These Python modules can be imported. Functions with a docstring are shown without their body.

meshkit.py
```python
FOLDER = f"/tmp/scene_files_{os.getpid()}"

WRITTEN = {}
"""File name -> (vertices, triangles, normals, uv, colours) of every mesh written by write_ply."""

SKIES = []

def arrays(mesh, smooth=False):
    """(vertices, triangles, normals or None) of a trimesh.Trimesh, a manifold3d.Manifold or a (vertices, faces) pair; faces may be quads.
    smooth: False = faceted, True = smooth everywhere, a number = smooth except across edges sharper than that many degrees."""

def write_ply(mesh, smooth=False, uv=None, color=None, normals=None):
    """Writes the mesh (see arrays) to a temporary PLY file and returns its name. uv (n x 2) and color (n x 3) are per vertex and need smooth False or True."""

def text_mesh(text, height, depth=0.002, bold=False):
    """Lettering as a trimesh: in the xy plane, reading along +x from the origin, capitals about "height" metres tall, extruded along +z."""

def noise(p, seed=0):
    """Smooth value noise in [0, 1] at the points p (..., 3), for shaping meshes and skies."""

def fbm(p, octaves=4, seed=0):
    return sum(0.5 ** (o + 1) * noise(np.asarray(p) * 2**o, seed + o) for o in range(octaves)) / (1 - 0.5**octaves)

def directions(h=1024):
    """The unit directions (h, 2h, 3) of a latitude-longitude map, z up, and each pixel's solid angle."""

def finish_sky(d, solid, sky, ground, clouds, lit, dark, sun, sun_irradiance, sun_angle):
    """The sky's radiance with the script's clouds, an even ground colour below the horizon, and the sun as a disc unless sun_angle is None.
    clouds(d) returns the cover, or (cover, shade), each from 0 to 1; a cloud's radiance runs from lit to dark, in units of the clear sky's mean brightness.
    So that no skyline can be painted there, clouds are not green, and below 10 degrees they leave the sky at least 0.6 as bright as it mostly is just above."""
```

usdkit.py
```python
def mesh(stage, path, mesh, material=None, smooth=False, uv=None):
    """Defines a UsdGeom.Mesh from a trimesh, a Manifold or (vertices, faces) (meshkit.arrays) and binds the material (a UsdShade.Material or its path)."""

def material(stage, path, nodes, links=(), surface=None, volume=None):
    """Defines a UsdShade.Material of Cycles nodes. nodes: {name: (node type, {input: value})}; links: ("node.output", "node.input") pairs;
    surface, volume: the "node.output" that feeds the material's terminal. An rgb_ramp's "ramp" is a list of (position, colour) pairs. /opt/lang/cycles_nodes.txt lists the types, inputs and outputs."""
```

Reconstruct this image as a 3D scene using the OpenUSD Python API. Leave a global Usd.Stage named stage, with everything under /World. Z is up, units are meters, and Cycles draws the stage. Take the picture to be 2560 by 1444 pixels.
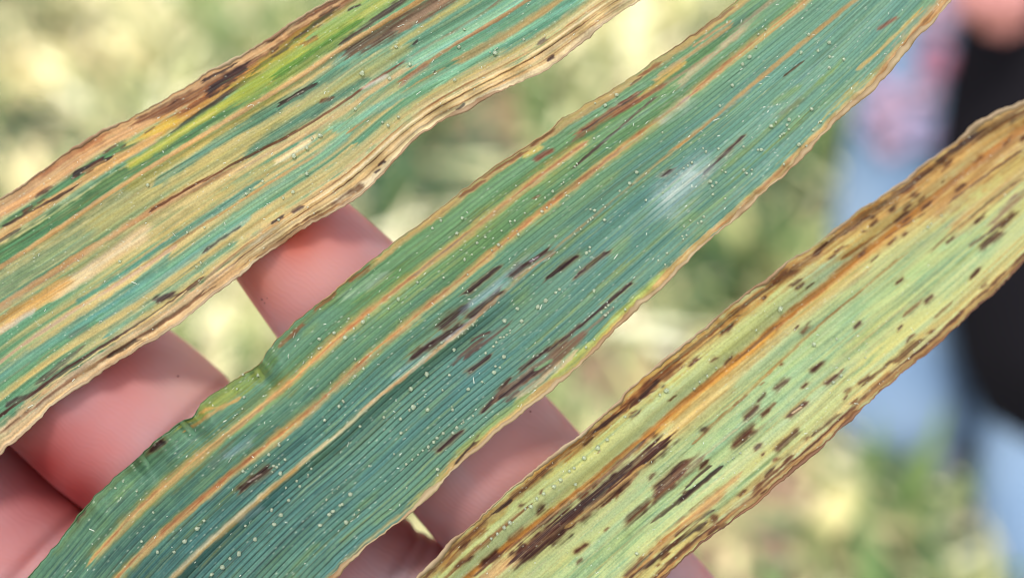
import math, random
import numpy as np
import trimesh
import manifold3d as m3
import usdkit, meshkit
from pxr import Usd, UsdGeom, UsdLux, UsdShade, Sdf, Gf, Vt

# ------------------------------------------------------------------ camera, sky, sun, exposure
stage = Usd.Stage.CreateInMemory()
UsdGeom.SetStageUpAxis(stage, UsdGeom.Tokens.z)
UsdGeom.SetStageMetersPerUnit(stage, 1.0)
UsdGeom.Xform.Define(stage, "/World")

CAM_H, PITCH = 0.85, math.radians(40)
FOCAL, APER = 40.0, 36.0
EXPOSURE = 1.85
SUN_TO = np.array([-0.14, -0.12, 0.90]); SUN_TO /= np.linalg.norm(SUN_TO)
SUN_INTENSITY, SUN_ANGLE, SKY_STRENGTH = 0.4, 14.0, 0.11

F = np.array([0, math.cos(PITCH), -math.sin(PITCH)])
U = np.array([0, math.sin(PITCH), math.cos(PITCH)])
R = np.array([1.0, 0, 0])
C = np.array([0, 0, CAM_H])

cam = UsdGeom.Camera.Define(stage, "/World/camera")
M = np.eye(4); M[0, :3], M[1, :3], M[2, :3], M[3, :3] = R, U, -F, C
cam.AddTransformOp().Set(Gf.Matrix4d(*M.ravel().tolist()))
cam.CreateFocalLengthAttr(FOCAL); cam.CreateHorizontalApertureAttr(APER)
cam.CreateVerticalApertureAttr(APER * 577 / 1024)
cam.CreateFStopAttr(8.8); cam.CreateFocusDistanceAttr(0.1205)
cam.CreateClippingRangeAttr(Gf.Vec2f(0.01, 500))
cam.CreateExposureAttr(EXPOSURE)

sun = UsdLux.DistantLight.Define(stage, "/World/sun")
sun.CreateIntensityAttr(SUN_INTENSITY); sun.CreateAngleAttr(SUN_ANGLE); sun.CreateColorAttr(Gf.Vec3f(1.0, 0.95, 0.87))
sun.CreateNormalizeAttr(True)
zz = SUN_TO; xx = np.cross([0, 1, 0], zz); xx /= np.linalg.norm(xx); yy = np.cross(zz, xx)
Ms = np.eye(4); Ms[0, :3], Ms[1, :3], Ms[2, :3], Ms[3, :3] = xx, yy, zz, zz * 20
sun.AddTransformOp().Set(Gf.Matrix4d(*Ms.ravel().tolist()))

UsdGeom.Scope.Define(stage, "/World/Looks")
sky_mat = usdkit.material(stage, "/World/Looks/sky_air", {
    "sky": ("sky_texture", {"sky_type": "single_scattering", "sun_disc": False, "sun_elevation": float(math.asin(SUN_TO[2])), "sun_rotation": float(math.atan2(SUN_TO[0], SUN_TO[1]))}),
    "tc": ("texture_coordinate", {}),
    "n": ("noise_texture", {"scale": 2.2, "detail": 5.0, "roughness": 0.55}),
    "mr": ("map_range", {"from_min": 0.3, "from_max": 0.6, "to_min": 0.35, "to_max": 0.9, "clamp": True}),
    "mix": ("mix_color", {"b": (7.0, 7.0, 7.2), "use_clamp": False}),
    "bg": ("background_shader", {"strength": SKY_STRENGTH})},
    [("tc.generated", "n.vector"), ("n.fac", "mr.value"), ("mr.result", "mix.fac"), ("sky.color", "mix.a"), ("mix.result", "bg.color")],
    surface="bg.background")
dome = UsdLux.DomeLight.Define(stage, "/World/sky")
UsdShade.MaterialBindingAPI.Apply(dome.GetPrim()).Bind(sky_mat)
dome.GetPrim().SetCustomDataByKey("kind", "structure")


# ------------------------------------------------------------------ helpers
def at(px, py, d):
    """Point of the world that lies d metres deep along the view axis, seen at pixel (px, py) of the 2560 x 1444 photograph."""
    px, py, d = np.broadcast_arrays(np.asarray(px, float), np.asarray(py, float), np.asarray(d, float))
    k = APER / FOCAL / 2560
    return C + d[..., None] * (F + ((px - 1280) * k)[..., None] * R - ((py - 722) * k)[..., None] * U)


def on_ground(px, py):
    k = APER / FOCAL / 2560
    r = F + (px - 1280) * k * R - (py - 722) * k * U
    return C + r * (CAM_H / -r[2])


def lin(c):
    c = np.asarray(c, float) / 255.0
    return np.where(c < 0.04045, c / 12.92, ((c + 0.055) / 1.055) ** 2.4)


used = {}


def numbered(parent, name):
    key = parent + "/" + name
    n = used.get(key, 0)
    used[key] = n + 1
    return key if n == 0 else f"{key}_{n:03d}"


def tag(p, label=None, cat=None, group=None, kind=None):
    for k, v in (("label", label), ("category", cat), ("group", group), ("kind", kind)):
        if v:
            p.SetCustomDataByKey(k, v)
    return p


def thing(name, label, cat, group=None, loc=None):
    x = UsdGeom.Xform.Define(stage, numbered("/World", name))
    if loc is not None:
        x.AddTranslateOp().Set(Gf.Vec3d(*map(float, loc)))
    return tag(x.GetPrim(), label, cat, group)


def add(name, mesh, mat, parent="/World", smooth=30, col=None):
    parent = parent if isinstance(parent, str) else str(parent.GetPath())
    path = numbered(parent, name)
    m = usdkit.mesh(stage, path, mesh, mat, smooth=smooth)
    if col is not None:
        UsdGeom.PrimvarsAPI(m).CreatePrimvar("col", Sdf.ValueTypeNames.Color3fArray, "vertex").Set(Vt.Vec3fArray.FromNumpy(np.ascontiguousarray(col, np.float32)))
    return m.GetPrim()


def add_raw(name, v, quads, n, mat, parent, col=None, st=None):
    parent = parent if isinstance(parent, str) else str(parent.GetPath())
    m = UsdGeom.Mesh.Define(stage, numbered(parent, name))
    m.CreatePointsAttr(Vt.Vec3fArray.FromNumpy(np.ascontiguousarray(v, np.float32)))
    m.CreateFaceVertexCountsAttr(Vt.IntArray.FromNumpy(np.full(len(quads), quads.shape[1], np.int32)))
    m.CreateFaceVertexIndicesAttr(Vt.IntArray.FromNumpy(np.ascontiguousarray(quads, np.int32).ravel()))
    m.CreateSubdivisionSchemeAttr("none")
    if n is not None:
        m.CreateNormalsAttr(Vt.Vec3fArray.FromNumpy(np.ascontiguousarray(n, np.float32)))
        m.SetNormalsInterpolation("vertex")
    api = UsdGeom.PrimvarsAPI(m)
    if col is not None:
        api.CreatePrimvar("col", Sdf.ValueTypeNames.Color3fArray, "vertex").Set(Vt.Vec3fArray.FromNumpy(np.ascontiguousarray(col, np.float32)))
    if st is not None:
        api.CreatePrimvar("st", Sdf.ValueTypeNames.TexCoord2fArray, "vertex").Set(Vt.Vec2fArray.FromNumpy(np.ascontiguousarray(st, np.float32)))
    UsdShade.MaterialBindingAPI.Apply(m.GetPrim()).Bind(mat)
    return m.GetPrim()


def grid_quads(a, b, close=False):
    i, j = np.meshgrid(np.arange(a - 1), np.arange(b if close else b - 1), indexing="ij")
    j2 = (j + 1) % b
    return np.stack([i * b + j, i * b + j2, (i + 1) * b + j2, (i + 1) * b + j], -1).reshape(-1, 4)


def noise2(x, y, seed=0):
    x, y = np.broadcast_arrays(x, y)
    return meshkit.noise(np.stack([x, y, np.full(x.shape, 0.37)], -1), seed)


def smooth01(x):
    x = np.clip(x, 0, 1)
    return x * x * (3 - 2 * x)


def mat_col(name, rough=0.5, trans=0.0, spec=0.4, sss=0.0, bump=None, sheen=0.0, tint=1.0):
    nodes = {"a": ("attribute", {"attribute": "col"}),
             "p": ("principled_bsdf", {"roughness": rough, "specular_ior_level": spec, "sheen_weight": sheen})}
    links = [] if bump and "mx" in bump[0] else [("a.color", "p.base_color")]
    out = "p.BSDF"
    if sss:
        nodes["p"][1].update({"subsurface_weight": sss, "subsurface_scale": 0.0025, "subsurface_radius": (1.0, 0.32, 0.18)})
    if bump:
        nodes.update(bump[0]); links += bump[1]
    if trans:
        nodes["t"] = ("translucent_bsdf", {}); nodes["m"] = ("mix_closure", {"fac": trans})
        links += [("a.color", "t.color"), ("p.BSDF", "m.closure1"), ("t.BSDF", "m.closure2")]
        out = "m.closure"
    return usdkit.material(stage, "/World/Looks/" + name, nodes, links, surface=out)


def mat_plain(name, colour, rough=0.6, spec=0.4, trans=0.0, vary=0.0, scale=30.0):
    nodes = {"p": ("principled_bsdf", {"base_color": colour, "roughness": rough, "specular_ior_level": spec})}
    links = []; out = "p.BSDF"
    if vary:
        c = np.array(colour)
        nodes.update({"tc": ("texture_coordinate", {}), "n": ("noise_texture", {"scale": scale, "detail": 3.0}), "oi": ("object_info", {}),
                      "ad": ("math", {"math_type": "add"}), "ml": ("math", {"math_type": "multiply", "value2": 0.5}),
                      "r": ("rgb_ramp", {"ramp": [(0.2, tuple(c * (1 - vary))), (0.8, tuple(np.minimum(c * (1 + vary), 0.9)))]})})
        links += [("tc.object", "n.vector"), ("n.fac", "ad.value1"), ("oi.random", "ad.value2"), ("ad.value", "ml.value1"), ("ml.value", "r.fac"), ("r.color", "p.base_color")]
    if trans:
        nodes["t"] = ("translucent_bsdf", {"color": colour}); nodes["m"] = ("mix_closure", {"fac": trans})
        links += [("p.BSDF", "m.closure1"), ("t.BSDF", "m.closure2")]
        if vary:
            links.append(("r.color", "t.color"))
        out = "m.closure"
    return usdkit.material(stage, "/World/Looks/" + name, nodes, links, surface=out)


K_LEAF = 2.6      # how bright a surface of albedo 1 comes out in the picture: colours below are written as they look and divided by it
K_SKIN = 2.95
K_BACK = 2.9


# ------------------------------------------------------------------ ground and what grows on it
# what the field behind shows where: (px, py, radius px, kind); kinds: s straw, t tan litter, g green, d dark green, y yellow-green, k bare dark soil
FIELD = [
    (60, 60, 170, "d"), (250, 130, 150, "s"), (230, 40, 110, "y"), (430, 90, 130, "s"), (560, 60, 100, "y"), (70, 210, 110, "s"), (90, 330, 150, "d"), (200, 260, 110, "t"),
    (330, 200, 110, "s"), (450, 200, 90, "y"), (560, 160, 80, "g"), (40, 430, 100, "k"), (250, 330, 60, "t"), (650, 50, 90, "s"), (740, 20, 60, "s"), (160, 60, 60, "g"),
    (1460, 180, 60, "s"), (1590, 130, 60, "s"), (1500, 60, 90, "y"), (1640, 60, 90, "s"), (1740, 20, 80, "s"), (1400, 210, 60, "g"), (1540, 210, 60, "y"), (1330, 260, 70, "y"),
    (1190, 290, 80, "t"), (1140, 330, 60, "t"), (1240, 350, 85, "k"), (1180, 400, 80, "k"), (1100, 380, 50, "t"), (1000, 480, 90, "d"), (1060, 420, 60, "g"), (940, 520, 70, "d"), (1270, 300, 40, "k"), (1120, 500, 70, "d"),
    (1420, 240, 70, "g"), (2060, 430, 80, "g"), (1980, 520, 100, "d"), (1900, 600, 90, "d"), (1850, 680, 90, "g"), (1760, 740, 90, "d"), (2040, 560, 60, "d"), (1700, 800, 70, "g"),
    (1640, 830, 80, "d"), (1560, 880, 70, "t"), (1500, 920, 80, "t"), (1450, 980, 60, "k"), (1480, 1020, 60, "t"), (1420, 1040, 60, "k"), (1600, 860, 50, "d"),
    (500, 760, 90, "s"), (600, 780, 110, "y"), (640, 830, 60, "s"), (1070, 1330, 90, "s"), (1030, 1290, 60, "s"),
    (2050, 1150, 70, "t"), (1980, 1250, 80, "t"), (1900, 1330, 90, "t"), (1990, 1330, 70, "t"), (2110, 1150, 60, "g"), (2160, 1180, 60, "k"), (2230, 1160, 60, "y"), (2340, 1130, 70, "y"),
    (2420, 1110, 60, "s"), (2350, 1220, 80, "s"), (2240, 1250, 80, "y"), (2100, 1230, 70, "t"), (2150, 1330, 70, "y"), (2060, 1370, 80, "t"), (2270, 1340, 80, "g"), (2390, 1330, 70, "t"),
    (1850, 1400, 60, "k"), (1850, 1400, 90, "t"), (1960, 1420, 80, "t"), (2170, 1420, 80, "y"), (2300, 1420, 80, "g"), (2420, 1400, 70, "d"), (2440, 1230, 60, "g"), (2180, 1230, 36, "k"), (2330, 1290, 36, "k"), (1900, 1420, 60, "t"), (2150, 1250, 50, "t"), (2060, 1200, 50, "t"), (1960, 1200, 50, "k"), (1930, 1300, 70, "t"), (2100, 1290, 40, "k"), (1480, 960, 100, "t"), (1520, 1000, 80, "k"), (1440, 930, 90, "t"), (1560, 920, 60, "k"), (1900, 1240, 70, "t"), (2010, 1290, 80, "t"), (1820, 1330, 70, "t"),
]
KINDS = "stgdyk"
FP = np.array([on_ground(x, y)[:2] for x, y, r, k in FIELD])
FR = np.array([np.linalg.norm(on_ground(x + r, y)[:2] - on_ground(x, y)[:2]) for x, y, r, k in FIELD])
FK = np.array([KINDS.index(k) for *_, k in FIELD])


def field_weights(P):
    """How much of each kind of growth there is at the ground points P (n, 2)."""
    w = np.zeros((len(P), 6)) + 0.02
    for c, r, k in zip(FP, FR, FK):
        big = 1.05 if k in (2, 3, 5) else 1.0
        w[:, k] += np.exp(-((P - c) ** 2).sum(1) / (big * r) ** 2)
    far = meshkit.fbm(np.c_[P * 4.0, np.zeros(len(P))], 3, 5)
    for k, share in enumerate((0.15, 0.2, 0.26, 0.2, 0.12, 0.07)):
        w[:, k] += 0.03 * share * (0.4 + 1.2 * noise2(P[:, 0] * 7 + k * 9.1, P[:, 1] * 7, k))
    return w / w.sum(1, keepdims=True)


SOIL = lin([(240, 226, 186), (196, 160, 134), (124, 148, 100), (86, 110, 80), (196, 190, 134), (84, 78, 78)]) / 1.4
xs = np.unique(np.concatenate([np.linspace(-2.2, 2.2, 260), [-200, -60, -20, -8, -4, 4, 8, 20, 60, 200]]))
ys = np.unique(np.concatenate([np.linspace(-0.4, 3.2, 220), [-200, -60, -20, -6, -2, 5, 9, 20, 60, 200]]))
gx, gy = np.meshgrid(xs, ys, indexing="ij")
P2 = np.c_[gx.ravel(), gy.ravel()]
near = np.exp(-((np.hypot(gx, gy - 1.2)) / 3) ** 4)
gz = (0.03 * (meshkit.fbm(np.stack([gx * 9, gy * 9, gx * 0], -1), 4, 3) - 0.5) * near) - 0.012
soil_mat = mat_col("soil", rough=0.95, spec=0.15, bump=({"tc": ("texture_coordinate", {}), "n": ("noise_texture", {"scale": 90.0, "detail": 6.0}), "b": ("bump", {"strength": 0.6, "distance": 0.01})},
                                                        [("tc.object", "n.vector"), ("n.fac", "b.height"), ("b.normal", "p.normal")]))
gcol = field_weights(P2) @ SOIL * (0.75 + 0.5 * meshkit.fbm(np.c_[P2 * 30, P2[:, :1] * 0], 3, 8))[:, None]
tag(add_raw("ground", np.c_[P2, gz.ravel()], grid_quads(len(xs), len(ys)), None, soil_mat, "/World", col=gcol), kind="structure")


def blade_mesh(rng, L, w, lean, curl, n=5):
    """One grass blade: a curved tapered strip with a keel."""
    t = np.linspace(0, 1, n)
    h = L * (t * math.cos(lean) - 0.5 * curl * t * t * 0.5)
    o = L * (t * math.sin(lean) + curl * t * t * 0.7)
    ww = w * np.clip(np.minimum(0.7 + t * 1.5, (1 - t) * 2.2 + 0.02), 0, 1)
    a = rng.uniform(0, 2 * math.pi); d = np.array([math.cos(a), math.sin(a)]); s = np.array([-d[1], d[0]])
    pts = []
    for k in (-1, 0, 1):
        xy = d[None] * (o - (k == 0) * ww * 0.2)[:, None] + s[None] * (k * ww * 0.5)[:, None]
        pts.append(np.c_[xy, h + (k != 0) * ww * 0.12])
    v = np.stack(pts, 1).reshape(-1, 3)
    q = grid_quads(n, 3)
    return v, np.vstack([q[:, [0, 1, 2]], q[:, [0, 2, 3]]])


def join(parts):
    vs, fs, k = [], [], 0
    for v, f in parts:
        vs.append(v); fs.append(np.asarray(f) + k); k += len(v)
    return np.vstack(vs), np.vstack(fs)


def tuft(seed, n, L, w, lean, curl, spread):
    rng = np.random.default_rng(seed)
    out = []
    for _ in range(n):
        v, f = blade_mesh(rng, L * rng.uniform(0.5, 1.2), w * rng.uniform(0.7, 1.3), rng.uniform(*lean), rng.uniform(*curl))
        out.append((v + [rng.normal(0, spread), rng.normal(0, spread), 0], f))
    return join(out)


GROW = {  # kind: (prim name, colours as they look, tuft shape, how many)
    "s": ("dry_straw", [(253, 240, 198), (250, 230, 178), (242, 216, 166)], dict(n=11, L=0.13, w=0.014, lean=(0.9, 1.5), curl=(0.0, 0.3), spread=0.03)),
    "t": ("leaf_litter", [(236, 196, 160), (228, 188, 146), (212, 172, 146)], dict(n=9, L=0.08, w=0.03, lean=(1.15, 1.5), curl=(0.0, 0.3), spread=0.035)),
    "g": ("meadow_grass", [(150, 182, 104), (132, 168, 92), (168, 194, 116)], dict(n=12, L=0.11, w=0.012, lean=(0.1, 1.0), curl=(0.1, 0.8), spread=0.025)),
    "d": ("dark_grass", [(98, 146, 92), (88, 134, 84), (118, 156, 116)], dict(n=12, L=0.09, w=0.014, lean=(0.2, 1.1), curl=(0.1, 0.8), spread=0.03)),
    "y": ("yellowing_grass", [(230, 216, 160), (234, 222, 170), (206, 204, 138)], dict(n=11, L=0.13, w=0.014, lean=(0.4, 1.3), curl=(0.1, 0.6), spread=0.028)),
}
rng = np.random.default_rng(7)
NP = 7000
pts = np.c_[rng.uniform(-1.9, 1.9, NP), rng.uniform(0.1, 3.0, NP)]
W = field_weights(pts)
W[:, 5] *= 1.6
pick = np.array([rng.choice(6, p=w / w.sum()) for w in W])
for ki, k in enumerate("stgdy"):
    name, cols, shape = GROW[k]
    sel = np.nonzero(pick == ki)[0]
    pi = UsdGeom.PointInstancer.Define(stage, numbered("/World", name))
    tag(pi.GetPrim(), kind="stuff")
    protos = []
    for j, c in enumerate(cols):
        mt = mat_plain(f"{name}_{'abc'[j]}", tuple(lin(c) / ({'s': 1.08, 't': 2.5, 'y': 1.6, 'g': 2.5, 'd': 3.0}[k])), rough=0.6, trans=0.25, vary=0.22, scale=20)
        x = UsdGeom.Xform.Define(stage, f"{pi.GetPath()}/tufts/tuft_{j:03d}")
        usdkit.mesh(stage, f"{x.GetPath()}/blades", tuft(100 * ki + j, **shape), mt, smooth=True)
        protos.append(x.GetPath())
    pi.CreatePrototypesRel().SetTargets(protos)
    pos = np.c_[pts[sel], np.full(len(sel), -0.005)]
    pi.CreatePositionsAttr(Vt.Vec3fArray.FromNumpy(pos.astype(np.float32)))
    pi.CreateProtoIndicesAttr(Vt.IntArray.FromNumpy(rng.integers(0, 3, len(sel)).astype(np.int32)))
    ang = rng.uniform(0, 2 * math.pi, len(sel)); sc = rng.uniform(0.55, 1.3, len(sel))
    pi.CreateOrientationsAttr(Vt.QuathArray([Gf.Quath(float(math.cos(a / 2)), 0, 0, float(math.sin(a / 2))) for a in ang]))
    pi.CreateScalesAttr(Vt.Vec3fArray.FromNumpy(np.repeat(sc[:, None], 3, 1).astype(np.float32)))


# broad blades that stand out of the blur one by one
for px0, py0, px1, py1, wpx, lift, colr, lab in ((2310, 1075, 2480, 1235, 62, 0.06, (226, 228, 170), "broad pale green grass blade slanting down beside the far blue trouser leg"),
                                                 (2170, 1135, 2300, 1215, 50, 0.05, (220, 206, 140), "short yellow-tan dead blade just below the hem of the flowered jeans"),
                                                 (2000, 1460, 2130, 1320, 64, 0.05, (226, 214, 150), "long straw-yellow blade rising below the tip of the spotted leaf's lower edge"),
                                                 (1600, 250, 1575, 30, 60, 0.08, (244, 240, 180), "bright upright straw-coloured blade seen between the upper two leaves"),
                                                 (1690, 120, 1720, -60, 60, 0.08, (238, 232, 160), "sunlit cream blade at the top edge, close beside the middle leaf"),
                                                 (1010, 1240, 1100, 1400, 130, 0.17, (250, 240, 196), "pale cream blade showing through the gap between two fingers under the middle leaf")):
    a_, b_ = on_ground(px0, py0), on_ground(px1, py1)
    t_ = np.linspace(0, 1, 14)
    mid_ = a_[None] * (1 - t_)[:, None] + b_[None] * t_[:, None] + np.array([0, 0, 1.0]) * (lift * (0.5 + np.sin(t_ * 2.6)))[:, None]
    dr = (b_ - a_) / np.linalg.norm(b_ - a_); sd_ = np.cross([0, 0, 1.0], dr); sd_ /= np.linalg.norm(sd_)
    wm = wpx * APER / FOCAL / 2560 * 1.2 * np.clip(np.minimum(0.6 + t_ * 2, (1 - t_) * 3 + 0.06), 0, 1)
    rows_ = []
    for k, zz_ in ((-0.5, 0.004), (-0.25, 0.0), (0, -0.003), (0.25, 0.0), (0.5, 0.004)):
        rows_.append(mid_ + sd_ * (k * wm)[:, None] + [0, 0, zz_])
    up_ = np.stack(rows_, 1).reshape(-1, 3)
    q_ = grid_quads(14, 5)
    both = np.vstack([up_, up_ - [0, 0, 0.0008]])
    tag(add("grass_blade", (both, np.vstack([q_, q_[:, ::-1] + len(up_)])), mat_plain("single_blade_%d" % px0, tuple(lin(colr) / 1.7), rough=0.6, trans=0.2, vary=0.12), "/World", smooth=False), lab, "grass blade")


# ------------------------------------------------------------------ the three leaves
def P(*a):
    return np.array(a, float).reshape(-1, 2)


LEAVES = {}
LEAVES[1] = dict(
    up=P(-1100, 1190, -420, 760, -200, 617, -100, 555, 0, 497, 60, 462, 100, 430, 150, 395, 200, 360, 250, 330, 320, 300, 400, 255, 470, 215, 520, 180, 600, 140, 680, 95, 720, 65, 770, 30, 830, 0, 900, -48, 1100, -180, 1400, -370, 2100, -830, 2700, -1170, 3300, -1495),
    lo=P(-1000, 1900, -420, 1480, -200, 1290, -100, 1205, 0, 1132, 40, 1097, 80, 1065, 120, 1020, 160, 990, 210, 960, 260, 925, 330, 880, 400, 840, 450, 805, 500, 765, 560, 715, 600, 685, 660, 640, 700, 610, 760, 570, 830, 530, 900, 490, 950, 440, 990, 395, 1040, 345, 1100, 305, 1150, 280,
         1210, 250, 1280, 215, 1350, 185, 1400, 150, 1450, 110, 1510, 60, 1560, 25, 1600, 0, 1700, -65, 1950, -230, 2500, -610, 2900, -1050, 3310, -1480),
    o=(0, 813), d=(0.83, -0.556), veins=46, seed=11, view=(-260, 1860))
LEAVES[2] = dict(
    up=P(-700, 2400, -250, 1850, -60, 1610, 70, 1444, 110, 1395, 150, 1350, 190, 1295, 235, 1240, 290, 1190, 335, 1152, 380, 1110, 410, 1083, 447, 1058, 484, 1040, 500, 1010, 540, 980, 590, 945, 640, 915, 657, 903, 666, 880, 690, 850, 740, 800, 800, 755, 860, 705, 930, 650, 985, 605, 1050, 560,
         1100, 520, 1150, 480, 1190, 450, 1230, 420, 1300, 375, 1370, 330, 1400, 300, 1460, 265, 1530, 225, 1600, 180, 1630, 155, 1700, 110, 1760, 65, 1820, 20, 1845, 0, 1950, -75, 2200, -260, 2800, -780, 3300, -1130, 3900, -1565),
    lo=P(-200, 2560, 560, 1750, 700, 1590, 835, 1444, 870, 1405, 920, 1360, 960, 1330, 1000, 1300, 1050, 1260, 1090, 1220, 1130, 1175, 1170, 1140, 1200, 1115, 1240, 1080, 1290, 1040, 1340, 1000, 1370, 980, 1420, 935, 1460, 900, 1500, 860, 1550, 810, 1600, 760, 1650, 720, 1700, 670, 1760, 610,
         1820, 560, 1870, 520, 1920, 470, 1970, 430, 2010, 385, 2050, 345, 2090, 300, 2130, 265, 2180, 225, 2230, 165, 2265, 120, 2300, 85, 2340, 45, 2375, 0, 2450, -85, 2700, -350, 3100, -800, 3460, -1130, 3915, -1545),
    o=(1280, 722), d=(0.754, -0.656), veins=42, seed=22, view=(-1440, 1380))
LEAVES[3] = dict(
    up=P(0, 2350, 700, 1760, 860, 1625, 1045, 1444, 1090, 1395, 1130, 1350, 1200, 1295, 1260, 1235, 1330, 1180, 1400, 1125, 1460, 1080, 1510, 1035, 1550, 1000, 1570, 972, 1620, 935, 1670, 890, 1710, 860, 1760, 822, 1800, 785, 1850, 745, 1890, 715, 1920, 700, 1960, 660, 2000, 635, 2050, 605,
         2100, 565, 2150, 525, 2220, 480, 2260, 455, 2310, 410, 2340, 390, 2390, 355, 2440, 310, 2490, 283, 2560, 255, 2640, 200, 2900, 20, 3500, -420, 3900, -720, 4400, -1085),
    lo=P(500, 2560, 1280, 1800, 1470, 1620, 1660, 1442, 1710, 1392, 1790, 1330, 1865, 1277, 1920, 1232, 1980, 1177, 2050, 1122, 2100, 1072, 2150, 1027, 2200, 977, 2250, 937, 2325, 877, 2400, 807, 2440, 772, 2480, 737, 2520, 695, 2560, 652, 2640, 580, 2900, 350, 3500, -180, 3940, -660, 4412, -1070),
    o=(1960, 950), d=(0.767, -0.641), veins=40, seed=33, view=(-1110, 1000))

# colours as they look
DK, MAR, BR, TAN, ORG, GOLD, YEL, STR, CRM, WAX = (58, 30, 30), (90, 44, 38), (122, 74, 46), (196, 150, 104), (204, 160, 104), (190, 128, 48), (210, 176, 72), (208, 184, 122), (222, 194, 150), (168, 194, 192)
GRN, TEAL, AQUA, OLV, LGR, PUR = (80, 124, 76), (90, 140, 116), (130, 182, 150), (160, 162, 78), (160, 190, 142), (92, 70, 72)
# strokes: (colour, width px, strength, softness 0..1, fibrous 0..1, points)
ST = {1: [], 2: [], 3: []}


def s1(c, w, a, *p, soft=0.5, fib=0.5): ST[1].append((c, w, a, soft, fib, P(*p)))
def s2(c, w, a, *p, soft=0.5, fib=0.5): ST[2].append((c, w, a, soft, fib, P(*p)))
def s3(c, w, a, *p, soft=0.5, fib=0.5): ST[3].append((c, w, a, soft, fib, P(*p)))


# --- leaf one
s1((92, 138, 104), 210, 0.75, -300, 940, 100, 660, 330, 510, soft=1)
s1((118, 158, 126), 150, 0.7, 860, 200, 1100, 60, 1300, -60, soft=1, fib=0.9)
s1((206, 184, 118), 80, 0.5, 420, 600, 640, 450, 860, 300, 1000, 215, soft=1, fib=1.0)
s1((190, 174, 106), 80, 0.7, 250, 560, 380, 480, 470, 440, 560, 390, 640, 350, soft=0.8)
s1((178, 168, 88), 50, 0.8, 320, 460, 420, 415, 520, 345, 600, 300, 700, 240, soft=0.8)
s1((190, 178, 104), 50, 0.7, 660, 330, 760, 275, 850, 225, 940, 165, 1010, 120, soft=0.8)
s1(TEAL, 34, 0.9, 400, 450, 480, 400, 560, 345, 620, 310, 700, 260, 800, 200, 860, 165)
s1(TEAL, 40, 0.9, 620, 390, 700, 330, 780, 290, 850, 240, 920, 200)
s1((104, 160, 136), 46, 0.9, 860, 150, 920, 115, 980, 85, 1050, 60)
s1(TAN, 60, 1, -300, 700, 0, 520, 100, 455, 200, 385, 320, 322, 470, 238, 600, 165, 720, 95, 850, 10, 1000, -90, soft=0.35)
s1((170, 112, 74), 34, 0.85, 100, 440, 200, 375, 250, 350, soft=0.7)
s1(BR, 30, 0.9, 340, 305, 470, 245, 600, 180, 700, 120, 800, 45, 900, -20, 1000, -90, soft=0.5, fib=0.8)
s1(GOLD, 40, 0.95, 370, 345, 450, 295, 520, 250, 600, 205, 680, 150, 760, 90, soft=0.5)
s1((150, 90, 48), 14, 0.9, 420, 300, 500, 250, 580, 205, 650, 160, soft=0.5, fib=0.9)
s1(DK, 20, 1, 532, 218, 570, 196, 612, 172, soft=0.3)
s1(DK, 17, 0.95, 430, 335, 480, 300, 530, 266, 580, 228, 625, 192, soft=0.35)
s1(DK, 12, 0.95, 640, 172, 680, 148, 720, 122, 750, 92, 800, 50, 830, 25, soft=0.4)
s1(BR, 18, 0.9, 660, 105, 700, 85, 760, 45, 830, 2, 900, -40, soft=0.4)
s1(DK, 8, 0.9, 500, 208, 540, 185, 590, 160, soft=0.4)
s1(YEL, 50, 0.9, 305, 378, 350, 352, 400, 325, 430, 308, soft=0.7)
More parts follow.
